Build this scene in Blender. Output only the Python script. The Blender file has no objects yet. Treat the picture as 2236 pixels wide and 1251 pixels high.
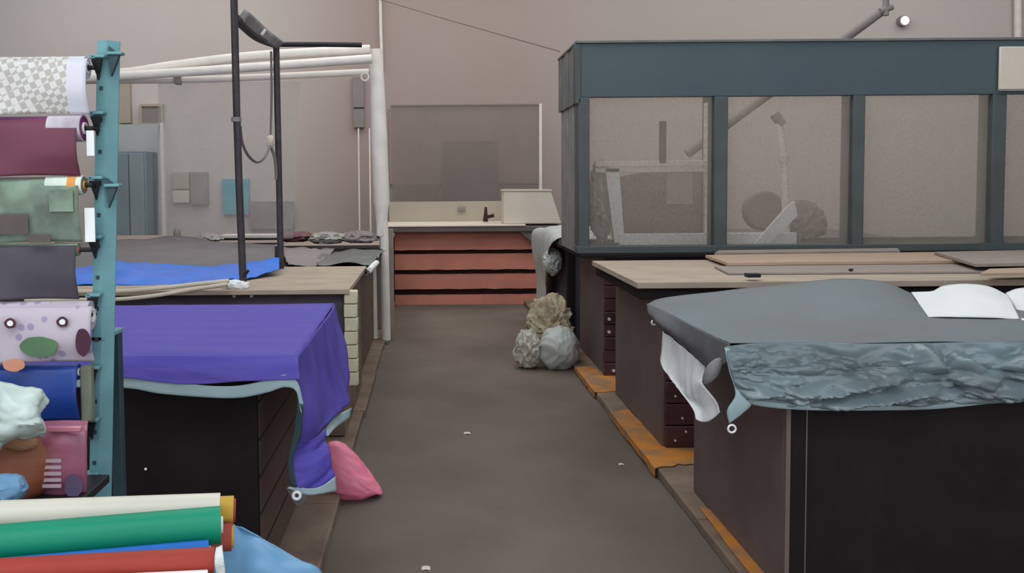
import bpy, bmesh, math, random
from mathutils import Vector, Matrix, Euler, noise

random.seed(7)
C = bpy.context.scene.collection
SC = bpy.context.scene

# ---------------------------------------------------------------- camera
W, H, F = 2236.0, 1251.0, 1936.0
CAM_Z = 1.55
PITCH, ROLL = math.radians(3.0), math.radians(-0.45)
cam_d = bpy.data.cameras.new('camera')
cam = bpy.data.objects.new('camera', cam_d)
C.objects.link(cam)
CR = (Matrix.Rotation(math.pi / 2 - PITCH, 3, 'X') @ Matrix.Rotation(ROLL, 3, 'Z'))
cam.location = (0, 0, CAM_Z)
cam.rotation_euler = CR.to_euler()
cam_d.sensor_fit = 'HORIZONTAL'
cam_d.sensor_width = 36.0
cam_d.lens = 36.0 * F / W
_v = CR.transposed() @ Vector((0, 1, 0))
PPX = 940.0 - F * _v.x / -_v.z
PPY = 400.0 + F * _v.y / -_v.z
cam_d.shift_x = (W / 2 - PPX) / W
cam_d.shift_y = (PPY - H / 2) / W
cam_d.clip_end = 60
SC.camera = cam


def at(px, py, Y):
    """point of the plane y=Y seen at pixel (px, py)"""
    d = CR @ Vector(((px - PPX) / F, -(py - PPY) / F, -1))
    k = Y / d.y
    return Vector((d.x * k, Y, CAM_Z + d.z * k))


# ---------------------------------------------------------------- world, lamps, exposure
w = bpy.data.worlds.new('world')
SC.world = w
w.use_nodes = True
w.node_tree.nodes['Background'].inputs[0].default_value = (0.9, 0.94, 1.0, 1)
w.node_tree.nodes['Background'].inputs[1].default_value = 1.5
SC.view_settings.view_transform = 'Standard'
SC.view_settings.look = 'None'
SC.view_settings.gamma = 1
SC.view_settings.exposure = 0.0


def area(name, loc, rot, sx, sy, power, col):
    l = bpy.data.lights.new(name, 'AREA')
    l.shape = 'RECTANGLE'
    l.size, l.size_y, l.energy, l.color = sx, sy, power, col
    o = bpy.data.objects.new(name, l)
    C.objects.link(o)
    o.location, o.rotation_euler = loc, rot
    return o


area('skylight_near', (0.6, 5.2, 5.7), (0, 0, 0), 7.0, 3.0, 170, (0.92, 0.97, 1.0))
area('fill_middle', (1.0, 8.8, 5.7), (0, 0, 0), 10.0, 2.0, 190, (1.0, 0.975, 0.95))  # added fill light, source unseen, brightens the far counter and white posts
area('skylight_far', (1.5, 12.6, 5.7), (math.radians(18), 0, 0), 17.0, 2.5, 290, (1.0, 0.975, 0.95))
area('front_fill', (-0.9, 0.2, 4.3), (math.radians(38), 0, math.radians(4)), 3.0, 1.2, 62, (0.93, 0.98, 1.0))  # added unseen fill above the viewpoint, brightens the rack and near stalls


# ---------------------------------------------------------------- materials
def lin(c):
    c = c / 255.0
    return c / 12.92 if c <= 0.04045 else ((c + 0.055) / 1.055) ** 2.4


def rgb(r, g, b):
    return (lin(r), lin(g), lin(b), 1)


MATS = {}


def mat(name, col, rough=0.7, var=0.15, scale=6.0, bump=0.0, bscale=60.0, metal=0.0, alpha=1.0,
        col2=None, stretch=(1, 1, 1), spec=0.3, detail=5.0, contrast=(0.3, 0.7)):
    if name in MATS:
        return MATS[name]
    m = bpy.data.materials.new(name)
    m.use_nodes = True
    nt = m.node_tree
    b = nt.nodes['Principled BSDF']
    b.inputs['Roughness'].default_value = rough
    b.inputs['Metallic'].default_value = metal
    b.inputs['Specular IOR Level'].default_value = spec
    b.inputs['Alpha'].default_value = alpha
    tc = nt.nodes.new('ShaderNodeTexCoord')
    mp = nt.nodes.new('ShaderNodeMapping')
    mp.inputs['Scale'].default_value = stretch
    nt.links.new(tc.outputs['Object'], mp.inputs[0])
    n = nt.nodes.new('ShaderNodeTexNoise')
    n.inputs['Scale'].default_value = scale
    n.inputs['Detail'].default_value = detail
    nt.links.new(mp.outputs[0], n.inputs['Vector'])
    r = nt.nodes.new('ShaderNodeValToRGB')
    c = rgb(*col)
    if col2:
        ca, cb = c, rgb(*col2)
    else:
        ca = (c[0] * (1 - var), c[1] * (1 - var), c[2] * (1 - var), 1)
        cb = (min(1, c[0] * (1 + var)), min(1, c[1] * (1 + var)), min(1, c[2] * (1 + var)), 1)
    r.color_ramp.elements[0].position, r.color_ramp.elements[1].position = contrast
    r.color_ramp.elements[0].color, r.color_ramp.elements[1].color = ca, cb
    nt.links.new(n.outputs['Fac'], r.inputs[0])
    nt.links.new(r.outputs[0], b.inputs['Base Color'])
    if bump:
        n2 = nt.nodes.new('ShaderNodeTexNoise')
        n2.inputs['Scale'].default_value = bscale
        n2.inputs['Detail'].default_value = 4
        nt.links.new(mp.outputs[0], n2.inputs['Vector'])
        bp = nt.nodes.new('ShaderNodeBump')
        bp.inputs['Strength'].default_value = bump
        bp.inputs['Distance'].default_value = 0.01
        nt.links.new(n2.outputs['Fac'], bp.inputs['Height'])
        nt.links.new(bp.outputs[0], b.inputs['Normal'])
    MATS[name] = m
    return m


def node_group_of(m):
    nt = m.node_tree
    return nt, nt.nodes['Principled BSDF'], nt.nodes.new


M_FLOOR = mat('worn concrete', (92, 82, 75), 0.85, 0.0, 1.1, 0.4, 22, col2=(122, 111, 102), detail=10, spec=0.12, stretch=(1, 1, 1), contrast=(0.22, 0.78))
M_WALL = mat('mottled plaster', (168, 152, 146), 0.9, 0.0, 0.22, 0.15, 20, col2=(186, 181, 178), detail=6)


def wall_tone(m):  # base colour ramp along X: palest at left, darker and pinkish at centre
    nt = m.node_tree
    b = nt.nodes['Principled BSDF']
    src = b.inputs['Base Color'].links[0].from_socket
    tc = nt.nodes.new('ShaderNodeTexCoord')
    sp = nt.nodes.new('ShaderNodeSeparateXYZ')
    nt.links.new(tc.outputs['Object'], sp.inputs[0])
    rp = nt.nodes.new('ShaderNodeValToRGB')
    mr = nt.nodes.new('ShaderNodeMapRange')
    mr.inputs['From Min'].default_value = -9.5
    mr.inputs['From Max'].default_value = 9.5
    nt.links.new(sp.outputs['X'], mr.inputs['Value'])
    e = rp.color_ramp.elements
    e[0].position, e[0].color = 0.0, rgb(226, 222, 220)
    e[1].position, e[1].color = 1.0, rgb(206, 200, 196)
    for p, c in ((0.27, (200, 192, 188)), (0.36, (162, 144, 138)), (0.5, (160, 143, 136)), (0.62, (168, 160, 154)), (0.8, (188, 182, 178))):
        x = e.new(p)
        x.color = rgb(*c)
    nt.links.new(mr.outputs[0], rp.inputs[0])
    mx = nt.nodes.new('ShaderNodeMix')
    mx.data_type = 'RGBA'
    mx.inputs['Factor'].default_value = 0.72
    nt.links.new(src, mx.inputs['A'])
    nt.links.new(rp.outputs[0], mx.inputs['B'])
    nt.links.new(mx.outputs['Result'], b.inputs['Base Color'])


wall_tone(M_WALL)
M_WALLS = mat('side plaster', (165, 158, 152), 0.9, 0.06, 0.5)
M_CEIL = mat('ceiling sheet', (150, 150, 150), 0.9, 0.05, 0.5)
M_KERB = mat('brown painted kerb', (108, 90, 78), 0.7, 0.0, 5, 0.3, 40, col2=(138, 120, 104))
M_ORANGE = mat('worn orange paint', (200, 128, 54), 0.7, 0.0, 7, 0.2, 40, col2=(150, 116, 84), contrast=(0.36, 0.6))
M_BLACKWOOD = mat('near black painted board', (31, 27, 27), 0.7, 0.25, 5, 0.1, 30, spec=0.12)
M_BROWNFACE = mat('brown mauve board', (100, 86, 84), 0.55, 0.14, 4, 0.1, 40)
M_BROWNWOOD = mat('brown wood', (98, 84, 74), 0.65, 0.25, 5, 0.2, 40, stretch=(6, 1, 6))
M_MAROON = mat('dark red plank', (74, 44, 48), 0.4, 0.3, 9, 0.15, 60, spec=0.5)
M_PLY = mat('dusty plywood', (160, 146, 132), 0.8, 0.1, 4, 0.15, 50, stretch=(1, 6, 1), col2=(184, 168, 150), spec=0.15)
M_PLANK = mat('raw tan plank', (190, 160, 136), 0.7, 0.0, 5, 0.15, 50, stretch=(1, 9, 1), col2=(168, 148, 130))
M_GREYPLANK = mat('grey weathered plank', (150, 138, 130), 0.75, 0.15, 5, 0.2, 50, stretch=(1, 9, 1))
M_TERRA = mat('terracotta board', (190, 124, 106), 0.85, 0.0, 3, 0.15, 30, col2=(170, 112, 98), spec=.15)
M_DARKGAP = mat('dark gap', (62, 44, 42), 0.9, 0.2)
M_CREAM = mat('cream slab', (214, 204, 190), 0.6, 0.05, 4)
M_BEIGE = mat('beige panel', (176, 166, 152), 0.8, 0.06, 2)
M_SLABEDGE = mat('grey slab edge', (100, 92, 90), 0.8, 0.12, 4)
M_STRIP = mat('cream tile strip', (205, 198, 172), 0.7, 0.12, 9, 0.2, 60)
M_TEALHDR = mat('dark teal enamel', (68, 82, 90), 0.6, 0.0, 0.6, 0.08, 50, col2=(80, 94, 96), detail=7)
M_TEALPOST = mat('teal grey post paint', (78, 84, 84), 0.6, 0.12, 4)
M_SLAT = mat('grey slat paint', (112, 112, 110), 0.6, 0.2, 6)
M_RACK = mat('blue green rack enamel', (104, 152, 158), 0.45, 0.14, 8, 0.1, 60, spec=0.4)
M_RACKDARK = mat('dark teal steel', (52, 72, 76), 0.5, 0.2, 8)
M_BLACK = mat('black steel', (34, 34, 38), 0.5, 0.2, 8)
M_POLE = mat('dark grey iron', (64, 60, 62), 0.55, 0.25, 14, metal=0.1)
M_WHITEPIPE = mat('off white pipe paint', (226, 220, 212), 0.6, 0.08, 6)
M_WHITE = mat('white plastic', (235, 238, 238), 0.5, 0.03, 5)
M_CABLE = mat('grey cable', (112, 104, 98), 0.6, 0.15)
M_TAPE = mat('grey duct tape', (128, 126, 128), 0.5, 0.2, 12)
M_BLUECOVER = mat('violet blue tarpaulin', (82, 74, 170), 0.6, 0.0, 3, 0.2, 30, col2=(94, 84, 172), spec=0.2, stretch=(.5, 3, 1))
M_HEM = mat('pale blue grey hem', (150, 172, 176), 0.6, 0.1, 6)
M_GREYCOVER = mat('grey tarpaulin', (118, 118, 117), 0.65, 0.0, 2, 0.15, 40, col2=(118, 128, 132), spec=0.15)
M_WRINKLE = mat('blue grey wrinkled tarpaulin', (84, 98, 100), 0.34, 0.0, 2.4, 0.15, 22, col2=(128, 146, 152), spec=0.7, stretch=(1, 1, 2.5))
M_UNDER = mat('dark grey lining', (92, 92, 94), 0.7, 0.12)
M_CLOTH = mat('white cotton cloth', (226, 228, 228), 0.85, 0.04, 6, 0.2, 40)
M_SHEET = mat('white sheet', (232, 235, 234), 0.7, 0.03, 6)
M_PINK = mat('pink plastic', (244, 136, 162), 0.4, 0.06, 6, 0.2, 20, spec=0.5)
M_PALEBLUE = mat('light blue sheet', (104, 152, 190), 0.45, 0.14, 5, 0.15, 20, spec=0.5)
M_BLUETARP = mat('bright blue tarpaulin', (16, 116, 220), 0.5, 0.0, 5, 0.2, 20, col2=(70, 108, 204), spec=0.5)
M_GREYTARP = mat('slate grey sheet', (114, 110, 112), 0.85, 0.1, 4, 0.2, 20)
M_BAG = mat('dirty white sack', (196, 192, 180), 0.6, 0.0, 9, 0.3, 30, col2=(140, 146, 120), contrast=(.5,.72))
M_BAGG = mat('grey white plastic bag', (182, 186, 182), 0.45, 0.07, 8, 0.25, 30, spec=0.5)
M_BAGY = mat('yellowish paper sack', (198, 188, 160), 0.7, 0.0, 14, 0.4, 30, col2=(158, 138, 118))
M_CORE = mat('ochre cardboard core', (196, 158, 62), 0.7, 0.1, 8)
M_REDCORE = mat('red cardboard core', (158, 70, 62), 0.7, 0.15, 8)
M_ROLLCREAM = mat('cream oilcloth', (208, 204, 190), 0.45, 0.05, 5, spec=0.5)
M_ROLLGREEN = mat('green oilcloth', (8, 136, 102), 0.5, 0.06, 5, spec=0.3)
M_ROLLBLUE = mat('blue oilcloth', (28, 104, 190), 0.5, 0.06, 5, spec=0.3)
M_ROLLRUST = mat('rust red oilcloth', (156, 58, 46), 0.55, 0.08, 5, spec=0.25)
M_NAVY = mat('navy blue oilcloth', (28, 62, 140), 0.4, 0.1, 3, spec=0.5)
M_CHARC = mat('charcoal cloth', (76, 72, 80), 0.7, 0.2, 5)
M_SAGE = mat('sage leaf print cloth', (134, 156, 136), 0.6, 0.0, 14, col2=(92, 102, 90))
M_MAUVE = mat('mauve grey print cloth', (150, 138, 146), 0.6, 0.15, 5)
M_BAGWHITE = mat('mint white carrier bag', (196, 212, 205), 0.4, 0.05, 8, 0.3, 18, spec=0.6)
M_PACK = mat('dusky pink packet film', (168, 98, 118), 0.35, 0.0, 9, 0.15, 25, col2=(140, 84, 110), spec=0.6)
M_PACKW = mat('pale printed bars', (196, 170, 180), 0.5, 0.05)
M_PACKB = mat('slate printed blot', (96, 84, 110), 0.5, 0.2)
M_RUSTBOX = mat('rusty brown package', (140, 74, 52), 0.6, 0.0, 7, col2=(150, 106, 82))
M_TAN = mat('tan leather', (172, 130, 98), 0.6, 0.12, 6)
M_CYAN = mat('cyan board', (70, 160, 178), 0.6, 0.08, 3)
M_CAB = mat('blue grey locker paint', (128, 140, 150), 0.6, 0.1, 2)
M_CABL = mat('pale blue grey panel', (172, 178, 178), 0.7, 0.07, 2)
M_GREYB = mat('grey board', (138, 130, 128), 0.8, 0.06, 3)
M_DKGREYB = mat('dark grey board', (140, 133, 131), 0.8, 0.08, 3)
M_MAUVEB = mat('mauve grey wall cloth', (158, 142, 138), 0.85, 0.1, 2)
M_MAROONCL = mat('maroon cloth', (112, 78, 80), 0.8, 0.15, 8)
M_MIXED = mat('crumpled packing film', (160, 158, 150), 0.5, 0.25, 14, 0.5, 30, spec=0.6)
M_NAIL = mat('bright nail head', (230, 230, 232), 0.3, 0.02, metal=0.3)
M_PAPER = mat('scrap paper', (205, 200, 192), 0.8, 0.05)


def checker_mat():
    m = mat('checkered oilcloth', (200, 200, 200), 0.4, 0.05, spec=0.5)
    nt, b, new = node_group_of(m)
    tc = new('ShaderNodeTexCoord')
    mp = new('ShaderNodeMapping')
    mp.inputs['Rotation'].default_value = (0.5, 0.3, 0.35)
    ck = new('ShaderNodeTexChecker')
    ck.inputs['Scale'].default_value = 66
    ck.inputs['Color1'].default_value = rgb(206, 205, 202)
    ck.inputs['Color2'].default_value = rgb(172, 167, 160)
    nt.links.new(tc.outputs['Object'], mp.inputs[0])
    nt.links.new(mp.outputs[0], ck.inputs['Vector'])
    sp = new('ShaderNodeSeparateXYZ')
    nt.links.new(tc.outputs['Object'], sp.inputs[0])
    gt = new('ShaderNodeMath')
    gt.operation = 'GREATER_THAN'
    gt.inputs[1].default_value = 0.462
    nt.links.new(sp.outputs['X'], gt.inputs[0])
    mx = new('ShaderNodeMix')
    mx.data_type = 'RGBA'
    nt.links.new(gt.outputs[0], mx.inputs['Factor'])
    nt.links.new(ck.outputs['Color'], mx.inputs['A'])
    mx.inputs['B'].default_value = rgb(204, 204, 214)
    nt.links.new(mx.outputs['Result'], b.inputs['Base Color'])
    return m


def spots_mat(name, base, spots, scale, r):
    m = mat(name, base, 0.45, 0.05, spec=0.5)
    nt, b, new = node_group_of(m)
    tc = new('ShaderNodeTexCoord')
    vo = new('ShaderNodeTexVoronoi')
    vo.inputs['Scale'].default_value = scale
    rp = new('ShaderNodeValToRGB')
    rp.color_ramp.interpolation = 'LINEAR'
    rp.color_ramp.elements[0].position = r
    rp.color_ramp.elements[0].color = rgb(*spots)
    rp.color_ramp.elements[1].position = r + 0.06
    rp.color_ramp.elements[1].color = rgb(*base)
    nt.links.new(tc.outputs['Object'], vo.inputs['Vector'])
    nt.links.new(vo.outputs['Distance'], rp.inputs[0])
    nt.links.new(rp.outputs[0], b.inputs['Base Color'])
    return m


def board_mat(name, c1, c2, gap, step, axis='Z'):
    """horizontal boards with dark joints every `step` metres"""
    m = mat(name, c1, 0.6, 0.1, spec=0.3)
    nt, b, new = node_group_of(m)
    src = b.inputs['Base Color'].links[0].from_socket
    tc = new('ShaderNodeTexCoord')
    sp = new('ShaderNodeSeparateXYZ')
    nt.links.new(tc.outputs['Object'], sp.inputs[0])
    md = new('ShaderNodeMath')
    md.operation = 'PINGPONG'
    md.inputs[1].default_value = step / 2
    nt.links.new(sp.outputs[axis], md.inputs[0])
    lt = new('ShaderNodeMath')
    lt.operation = 'LESS_THAN'
    lt.inputs[1].default_value = 0.006
    nt.links.new(md.outputs[0], lt.inputs[0])
    mx = new('ShaderNodeMix')
    mx.data_type = 'RGBA'
    nt.links.new(lt.outputs[0], mx.inputs['Factor'])
    nt.links.new(src, mx.inputs['A'])
    mx.inputs['B'].default_value = rgb(*gap)
    nt.links.new(mx.outputs['Result'], b.inputs['Base Color'])
    return m


def dusty_glass(name, col, opac, nscale=90.0, amt=0.25):
    m = bpy.data.materials.new(name)
    m.use_nodes = True
    nt = m.node_tree
    for n in list(nt.nodes):
        nt.nodes.remove(n)
    out = nt.nodes.new('ShaderNodeOutputMaterial')
    mx = nt.nodes.new('ShaderNodeMixShader')
    tr = nt.nodes.new('ShaderNodeBsdfTransparent')
    df = nt.nodes.new('ShaderNodeBsdfDiffuse')
    tl = nt.nodes.new('ShaderNodeBsdfTranslucent')
    ad = nt.nodes.new('ShaderNodeMixShader')
    df.inputs[0].default_value = rgb(*col)
    tl.inputs[0].default_value = rgb(*col)
    ad.inputs[0].default_value = 0.5
    nt.links.new(df.outputs[0], ad.inputs[1])
    nt.links.new(tl.outputs[0], ad.inputs[2])
    tc = nt.nodes.new('ShaderNodeTexCoord')
    n = nt.nodes.new('ShaderNodeTexNoise')
    n.inputs['Scale'].default_value = nscale
    n.inputs['Detail'].default_value = 6
    nt.links.new(tc.outputs['Object'], n.inputs['Vector'])
    mr = nt.nodes.new('ShaderNodeMapRange')
    mr.inputs['From Min'].default_value = 0.3
    mr.inputs['From Max'].default_value = 0.7
    mr.inputs['To Min'].default_value = opac - amt / 2
    mr.inputs['To Max'].default_value = opac + amt / 2
    nt.links.new(n.outputs['Fac'], mr.inputs['Value'])
    nt.links.new(mr.outputs[0], mx.inputs[0])
    nt.links.new(tr.outputs[0], mx.inputs[1])
    nt.links.new(ad.outputs[0], mx.inputs[2])
    nt.links.new(mx.outputs[0], out.inputs[0])
    return m


M_GLASS = dusty_glass('dusty kiosk pane', (190, 180, 168), 0.30, 40.0, 0.16)
M_FILM = dusty_glass('thin plastic curtain', (196, 194, 192), 0.42, 3.0, 0.2)
M_SCREEN = dusty_glass('hazy screen pane', (178, 168, 163), 0.5, 2.0, 0.15)
M_NET = dusty_glass('fine netting', (120, 113, 102), 0.6, 40.0, 0.3)
M_CHECK = checker_mat()
M_FLORAL = spots_mat('floral oilcloth', (186, 176, 188), (150, 140, 170), 26.0, 0.2)
M_REDPRINT = mat('red purple print cloth', (150, 40, 96), 0.5, 0.0, 7, col2=(96, 58, 110))
M_WINE = mat('wine red cloth', (104, 56, 72), 0.55, 0.15, 4)
M_DULLROLL = mat('dull brown pink print cloth', (120, 100, 98), 0.6, 0.0, 12, col2=(150, 130, 124))
M_SIDEBOARD = board_mat('brown side boards', (96, 80, 72), None, (30, 24, 22), 0.14)
M_MAROONB = board_mat('dark red boards', (74, 42, 46), None, (110, 78, 76), 0.13)
M_ROPE = mat('dirty cream hose', (196, 186, 170), 0.6, 0.1)

M_LAMP = bpy.data.materials.new('lit lamp')
M_LAMP.use_nodes = True
_b = M_LAMP.node_tree.nodes['Principled BSDF']
_b.inputs['Emission Color'].default_value = (1, 1, 1, 1)
_b.inputs['Emission Strength'].default_value = 4.0


# ---------------------------------------------------------------- builders
def world_loc(o):
    p = Vector((0, 0, 0))
    while o:
        p += Vector(o.location)
        o = o.parent
    return p


def obj(name, bm, m, parent=None, origin=None, smooth=True, thick=0, bevel=0, sub=0, label=None):
    """bm holds world coordinates; the object's origin goes to the base of its bounds (or the parent's origin)"""
    bmesh.ops.recalc_face_normals(bm, faces=bm.faces)
    if parent is not None:
        off = world_loc(parent)
    else:
        xs = [v.co for v in bm.verts]
        off = Vector(((min(v.x for v in xs) + max(v.x for v in xs)) / 2,
                      (min(v.y for v in xs) + max(v.y for v in xs)) / 2, min(v.z for v in xs)))
    bmesh.ops.translate(bm, verts=bm.verts, vec=-off)
    me = bpy.data.meshes.new(name)
    bm.to_mesh(me)
    bm.free()
    o = bpy.data.objects.new(name, me)
    C.objects.link(o)
    if parent is not None:
        o.parent = parent
    else:
        o.location = off
    for mm in (m if isinstance(m, (list, tuple)) else [m]):
        me.materials.append(mm)
    if smooth:
        for p in me.polygons:
            p.use_smooth = True
        try:
            me.set_sharp_from_angle(angle=math.radians(38))
        except Exception:
            pass
    if bevel:
        b = o.modifiers.new('bevel', 'BEVEL')
        b.width, b.segments, b.limit_method = bevel, 2, 'ANGLE'
    if thick:
        s = o.modifiers.new('solid', 'SOLIDIFY')
        s.thickness, s.offset = thick, 0
    if label:
        o['label'] = label
    return o


def tag(o, label, cat, group=None, kind=None):
    o['label'], o['category'] = label, cat
    if group:
        o['group'] = group
    if kind:
        o['kind'] = kind
    return o


def thing(name, label, cat, loc, group=None):
    o = bpy.data.objects.new(name, None)
    C.objects.link(o)
    o.location = loc
    o.empty_display_size = 0.1
    return tag(o, label, cat, group)


def struct(o, label=None):
    o['kind'] = 'structure'
    if label:
        o['label'] = label
    return o


def box(bm, x0, x1, y0, y1, z0, z1):
    vs = [bm.verts.new((x, y, z)) for z in (z0, z1) for y in (y0, y1) for x in (x0, x1)]
    for f in ((0, 1, 3, 2), (4, 6, 7, 5), (0, 4, 5, 1), (2, 3, 7, 6), (0, 2, 6, 4), (1, 5, 7, 3)):
        bm.faces.new([vs[i] for i in f])
    return bm


def B(x0, x1, y0, y1, z0, z1):
    return box(bmesh.new(), min(x0, x1), max(x0, x1), min(y0, y1), max(y0, y1), min(z0, z1), max(z0, z1))


def PB(x0, y0, x1, y1, Y0, Y1, bm=None):
    """box whose front face fills the pixel rectangle on plane Y0 and reaches back to Y1"""
    a, b = at(x0, y0, Y0), at(x1, y1, Y0)
    bm = bm or bmesh.new()
    return box(bm, min(a.x, b.x), max(a.x, b.x), Y0, Y1, min(a.z, b.z), max(a.z, b.z))


def tube(bm, pts, r, seg=12, cap=True, radii=None):
    pts = [Vector(p) for p in pts]
    rings = []
    up = Vector((0.13, 0.21, 1)).normalized()
    for i, p in enumerate(pts):
        t = (pts[min(i + 1, len(pts) - 1)] - pts[max(i - 1, 0)]).normalized()
        if abs(t.dot(up)) > 0.97:
            u = t.cross(Vector((1, 0, 0))).normalized()
        else:
            u = t.cross(up).normalized()
        v = t.cross(u).normalized()
        rr = radii[i] if radii else r
        rings.append([bm.verts.new(p + (u * math.cos(a) + v * math.sin(a)) * rr)
                      for a in [2 * math.pi * k / seg for k in range(seg)]])
    for a, b in zip(rings, rings[1:]):
        for k in range(seg):
            bm.faces.new((a[k], a[(k + 1) % seg], b[(k + 1) % seg], b[k]))
    if cap:
        bm.faces.new(rings[0][::-1])
        bm.faces.new(rings[-1])
    return bm


def T(pts, r, **k):
    return tube(bmesh.new(), pts, r, **k)


def hollow(bm, p0, p1, r, ri, seg=20):
    """open tube with a wall"""
    p0, p1 = Vector(p0), Vector(p1)
    t = (p1 - p0).normalized()
    u = t.cross(Vector((0.1, 0.2, 1)).normalized()).normalized()
    v = t.cross(u)
    R = []
    for p, q in ((p0, r), (p1, r), (p1, ri), (p0, ri)):
        R.append([bm.verts.new(p + (u * math.cos(a) + v * math.sin(a)) * q)
                  for a in [2 * math.pi * k / seg for k in range(seg)]])
    for i in range(4):
        a, b = R[i], R[(i + 1) % 4]
        for k in range(seg):
            bm.faces.new((a[k], a[(k + 1) % seg], b[(k + 1) % seg], b[k]))
    return bm


def prism(bm, pts, d):
    """polygon extruded by vector d"""
    d = Vector(d)
    a = [bm.verts.new(p) for p in pts]
    b = [bm.verts.new(Vector(p) + d) for p in pts]
    bm.faces.new(a)
    bm.faces.new(b[::-1])
    n = len(a)
    for i in range(n):
        bm.faces.new((a[i], b[i], b[(i + 1) % n], a[(i + 1) % n]))
    return bm


def cr(p0, p1, p2, p3, t):
    return 0.5 * ((2 * p1) + (p2 - p0) * t + (2 * p0 - 5 * p1 + 4 * p2 - p3) * t * t
                  + (3 * p1 - p0 - 3 * p2 + p3) * t * t * t)


def spline(pts, n):
    pts = [Vector(p) for p in pts]
    out = []
    for i in range(len(pts) - 1):
        p0 = pts[i - 1] if i > 0 else 2 * pts[0] - pts[1]
        p3 = pts[i + 2] if i + 2 < len(pts) else 2 * pts[-1] - pts[-2]
        for k in range(n):
            out.append(cr(p0, pts[i], pts[i + 1], p3, k / n))
    out.append(pts[-1])
    return out


def cloth(bm, rows, n=8, nv=None, disp=None):
    nv = nv or n
    fine = [spline(r, n) for r in rows]
    cols = [spline([fine[j][i] for j in range(len(fine))], nv) for i in range(len(fine[0]))]
    nu, nn = len(cols), len(cols[0])
    g = [[None] * nn for _ in range(nu)]
    for i in range(nu):
        for j in range(nn):
            p = cols[i][j]
            if disp:
                a = cols[min(i + 1, nu - 1)][j] - cols[max(i - 1, 0)][j]
                b = cols[i][min(j + 1, nn - 1)] - cols[i][max(j - 1, 0)]
                nrm = a.cross(b)
                if nrm.length > 1e-9:
                    p = p + nrm.normalized() * disp(p, i / (nu - 1), j / (nn - 1))
            g[i][j] = bm.verts.new(p)
    for i in range(nu - 1):
        for j in range(nn - 1):
            bm.faces.new((g[i][j], g[i + 1][j], g[i + 1][j + 1], g[i][j + 1]))
    return bm


def PR(Y, *pts):
    """row of pixel points on plane Y (or (px, py, Y) each)"""
    return [at(p[0], p[1], p[2] if len(p) > 2 else Y) for p in pts]


def nz(p, s, off=0.0):
    return noise.noise(Vector(p) * s + Vector((off, off * 1.7, -off)))


def ridge(p, sx, sy, sz, off=0.0):
    q = Vector((p.x * sx + off, p.y * sy, p.z * sz - off))
    w = q + Vector((noise.noise(q * 0.6), noise.noise(q * 0.6 + Vector((9, 2, 1))), noise.noise(q * 0.6 + Vector((3, 7, 5))))) * 1.2
    return (1 - abs(noise.noise(w)) * 2.4) * 0.7 + (1 - abs(noise.noise(w * 2.1)) * 2.4) * 0.3


def blob(center, rx, ry, rz, seed, amp=0.12, flat=0.0, sub=5, crease=3.0, top=None):
    bm = bmesh.new()
    bmesh.ops.create_icosphere(bm, subdivisions=sub, radius=1)
    for v in bm.verts:
        d = v.co.copy()
        k = 1 + amp * (ridge(d, crease, crease, crease, seed) - 0.4) + amp * 0.8 * nz(d, 1.3, seed)
        p = Vector((d.x * rx * k, d.y * ry * k, d.z * rz * k))
        if top:
            p = top(p, d)
        v.co = p
    zm = min(v.co.z for v in bm.verts)
    base = zm * (1 - flat)
    for v in bm.verts:
        if v.co.z < base:
            v.co.z = base + (v.co.z - base) * 0.02
    zm = min(v.co.z for v in bm.verts)
    for v in bm.verts:
        v.co += Vector(center) - Vector((0, 0, zm))
    return bm


# ---------------------------------------------------------------- the hall
struct(obj('floor', B(-8, 11, -1.5, 15, -0.1, 0), M_FLOOR, smooth=False))
struct(obj('wall_back', B(-8, 11, 15, 15.2, 0, 6), M_WALL, smooth=False))
struct(obj('wall_left', B(-8.2, -8, -1.5, 15.2, 0, 6), M_WALLS, smooth=False))
struct(obj('wall_right', B(11, 11.2, -1.5, 15.2, 0, 6), M_WALLS, smooth=False))
struct(obj('ceiling', B(-8.2, 11.2, -1.5, 15.2, 6, 6.15), M_CEIL, smooth=False))

# kerbs the stalls stand on
KZ = 0.05


def kerb(name, x0, x1, inner, lab):
    bm = bmesh.new()
    y = 1.2
    random.seed(3 if x0 > 0 else 4)
    while y < 11.2:
        L = random.uniform(0.75, 1.25)
        y2 = min(y + L, 11.25)
        j = random.uniform(-0.008, 0.008)
        if x0 > 0:
            box(bm, x0 + j, x1, y, y2 - 0.008, 0, KZ + random.uniform(-.003, .003))
        else:
            box(bm, x0, x1 + j, y, y2 - 0.008, 0, KZ + random.uniform(-.003, .003))
        y = y2
    return struct(obj(name, bm, M_KERB, bevel=0.008, smooth=False), lab)


kerb('trim_1', -3.2, -0.45, -0.45, 'brown kerb under the left row of stalls')
k_r = kerb('trim_2', 1.17, 4.9, 1.17, 'brown kerb with orange paint patches under the right row of stalls')


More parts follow.
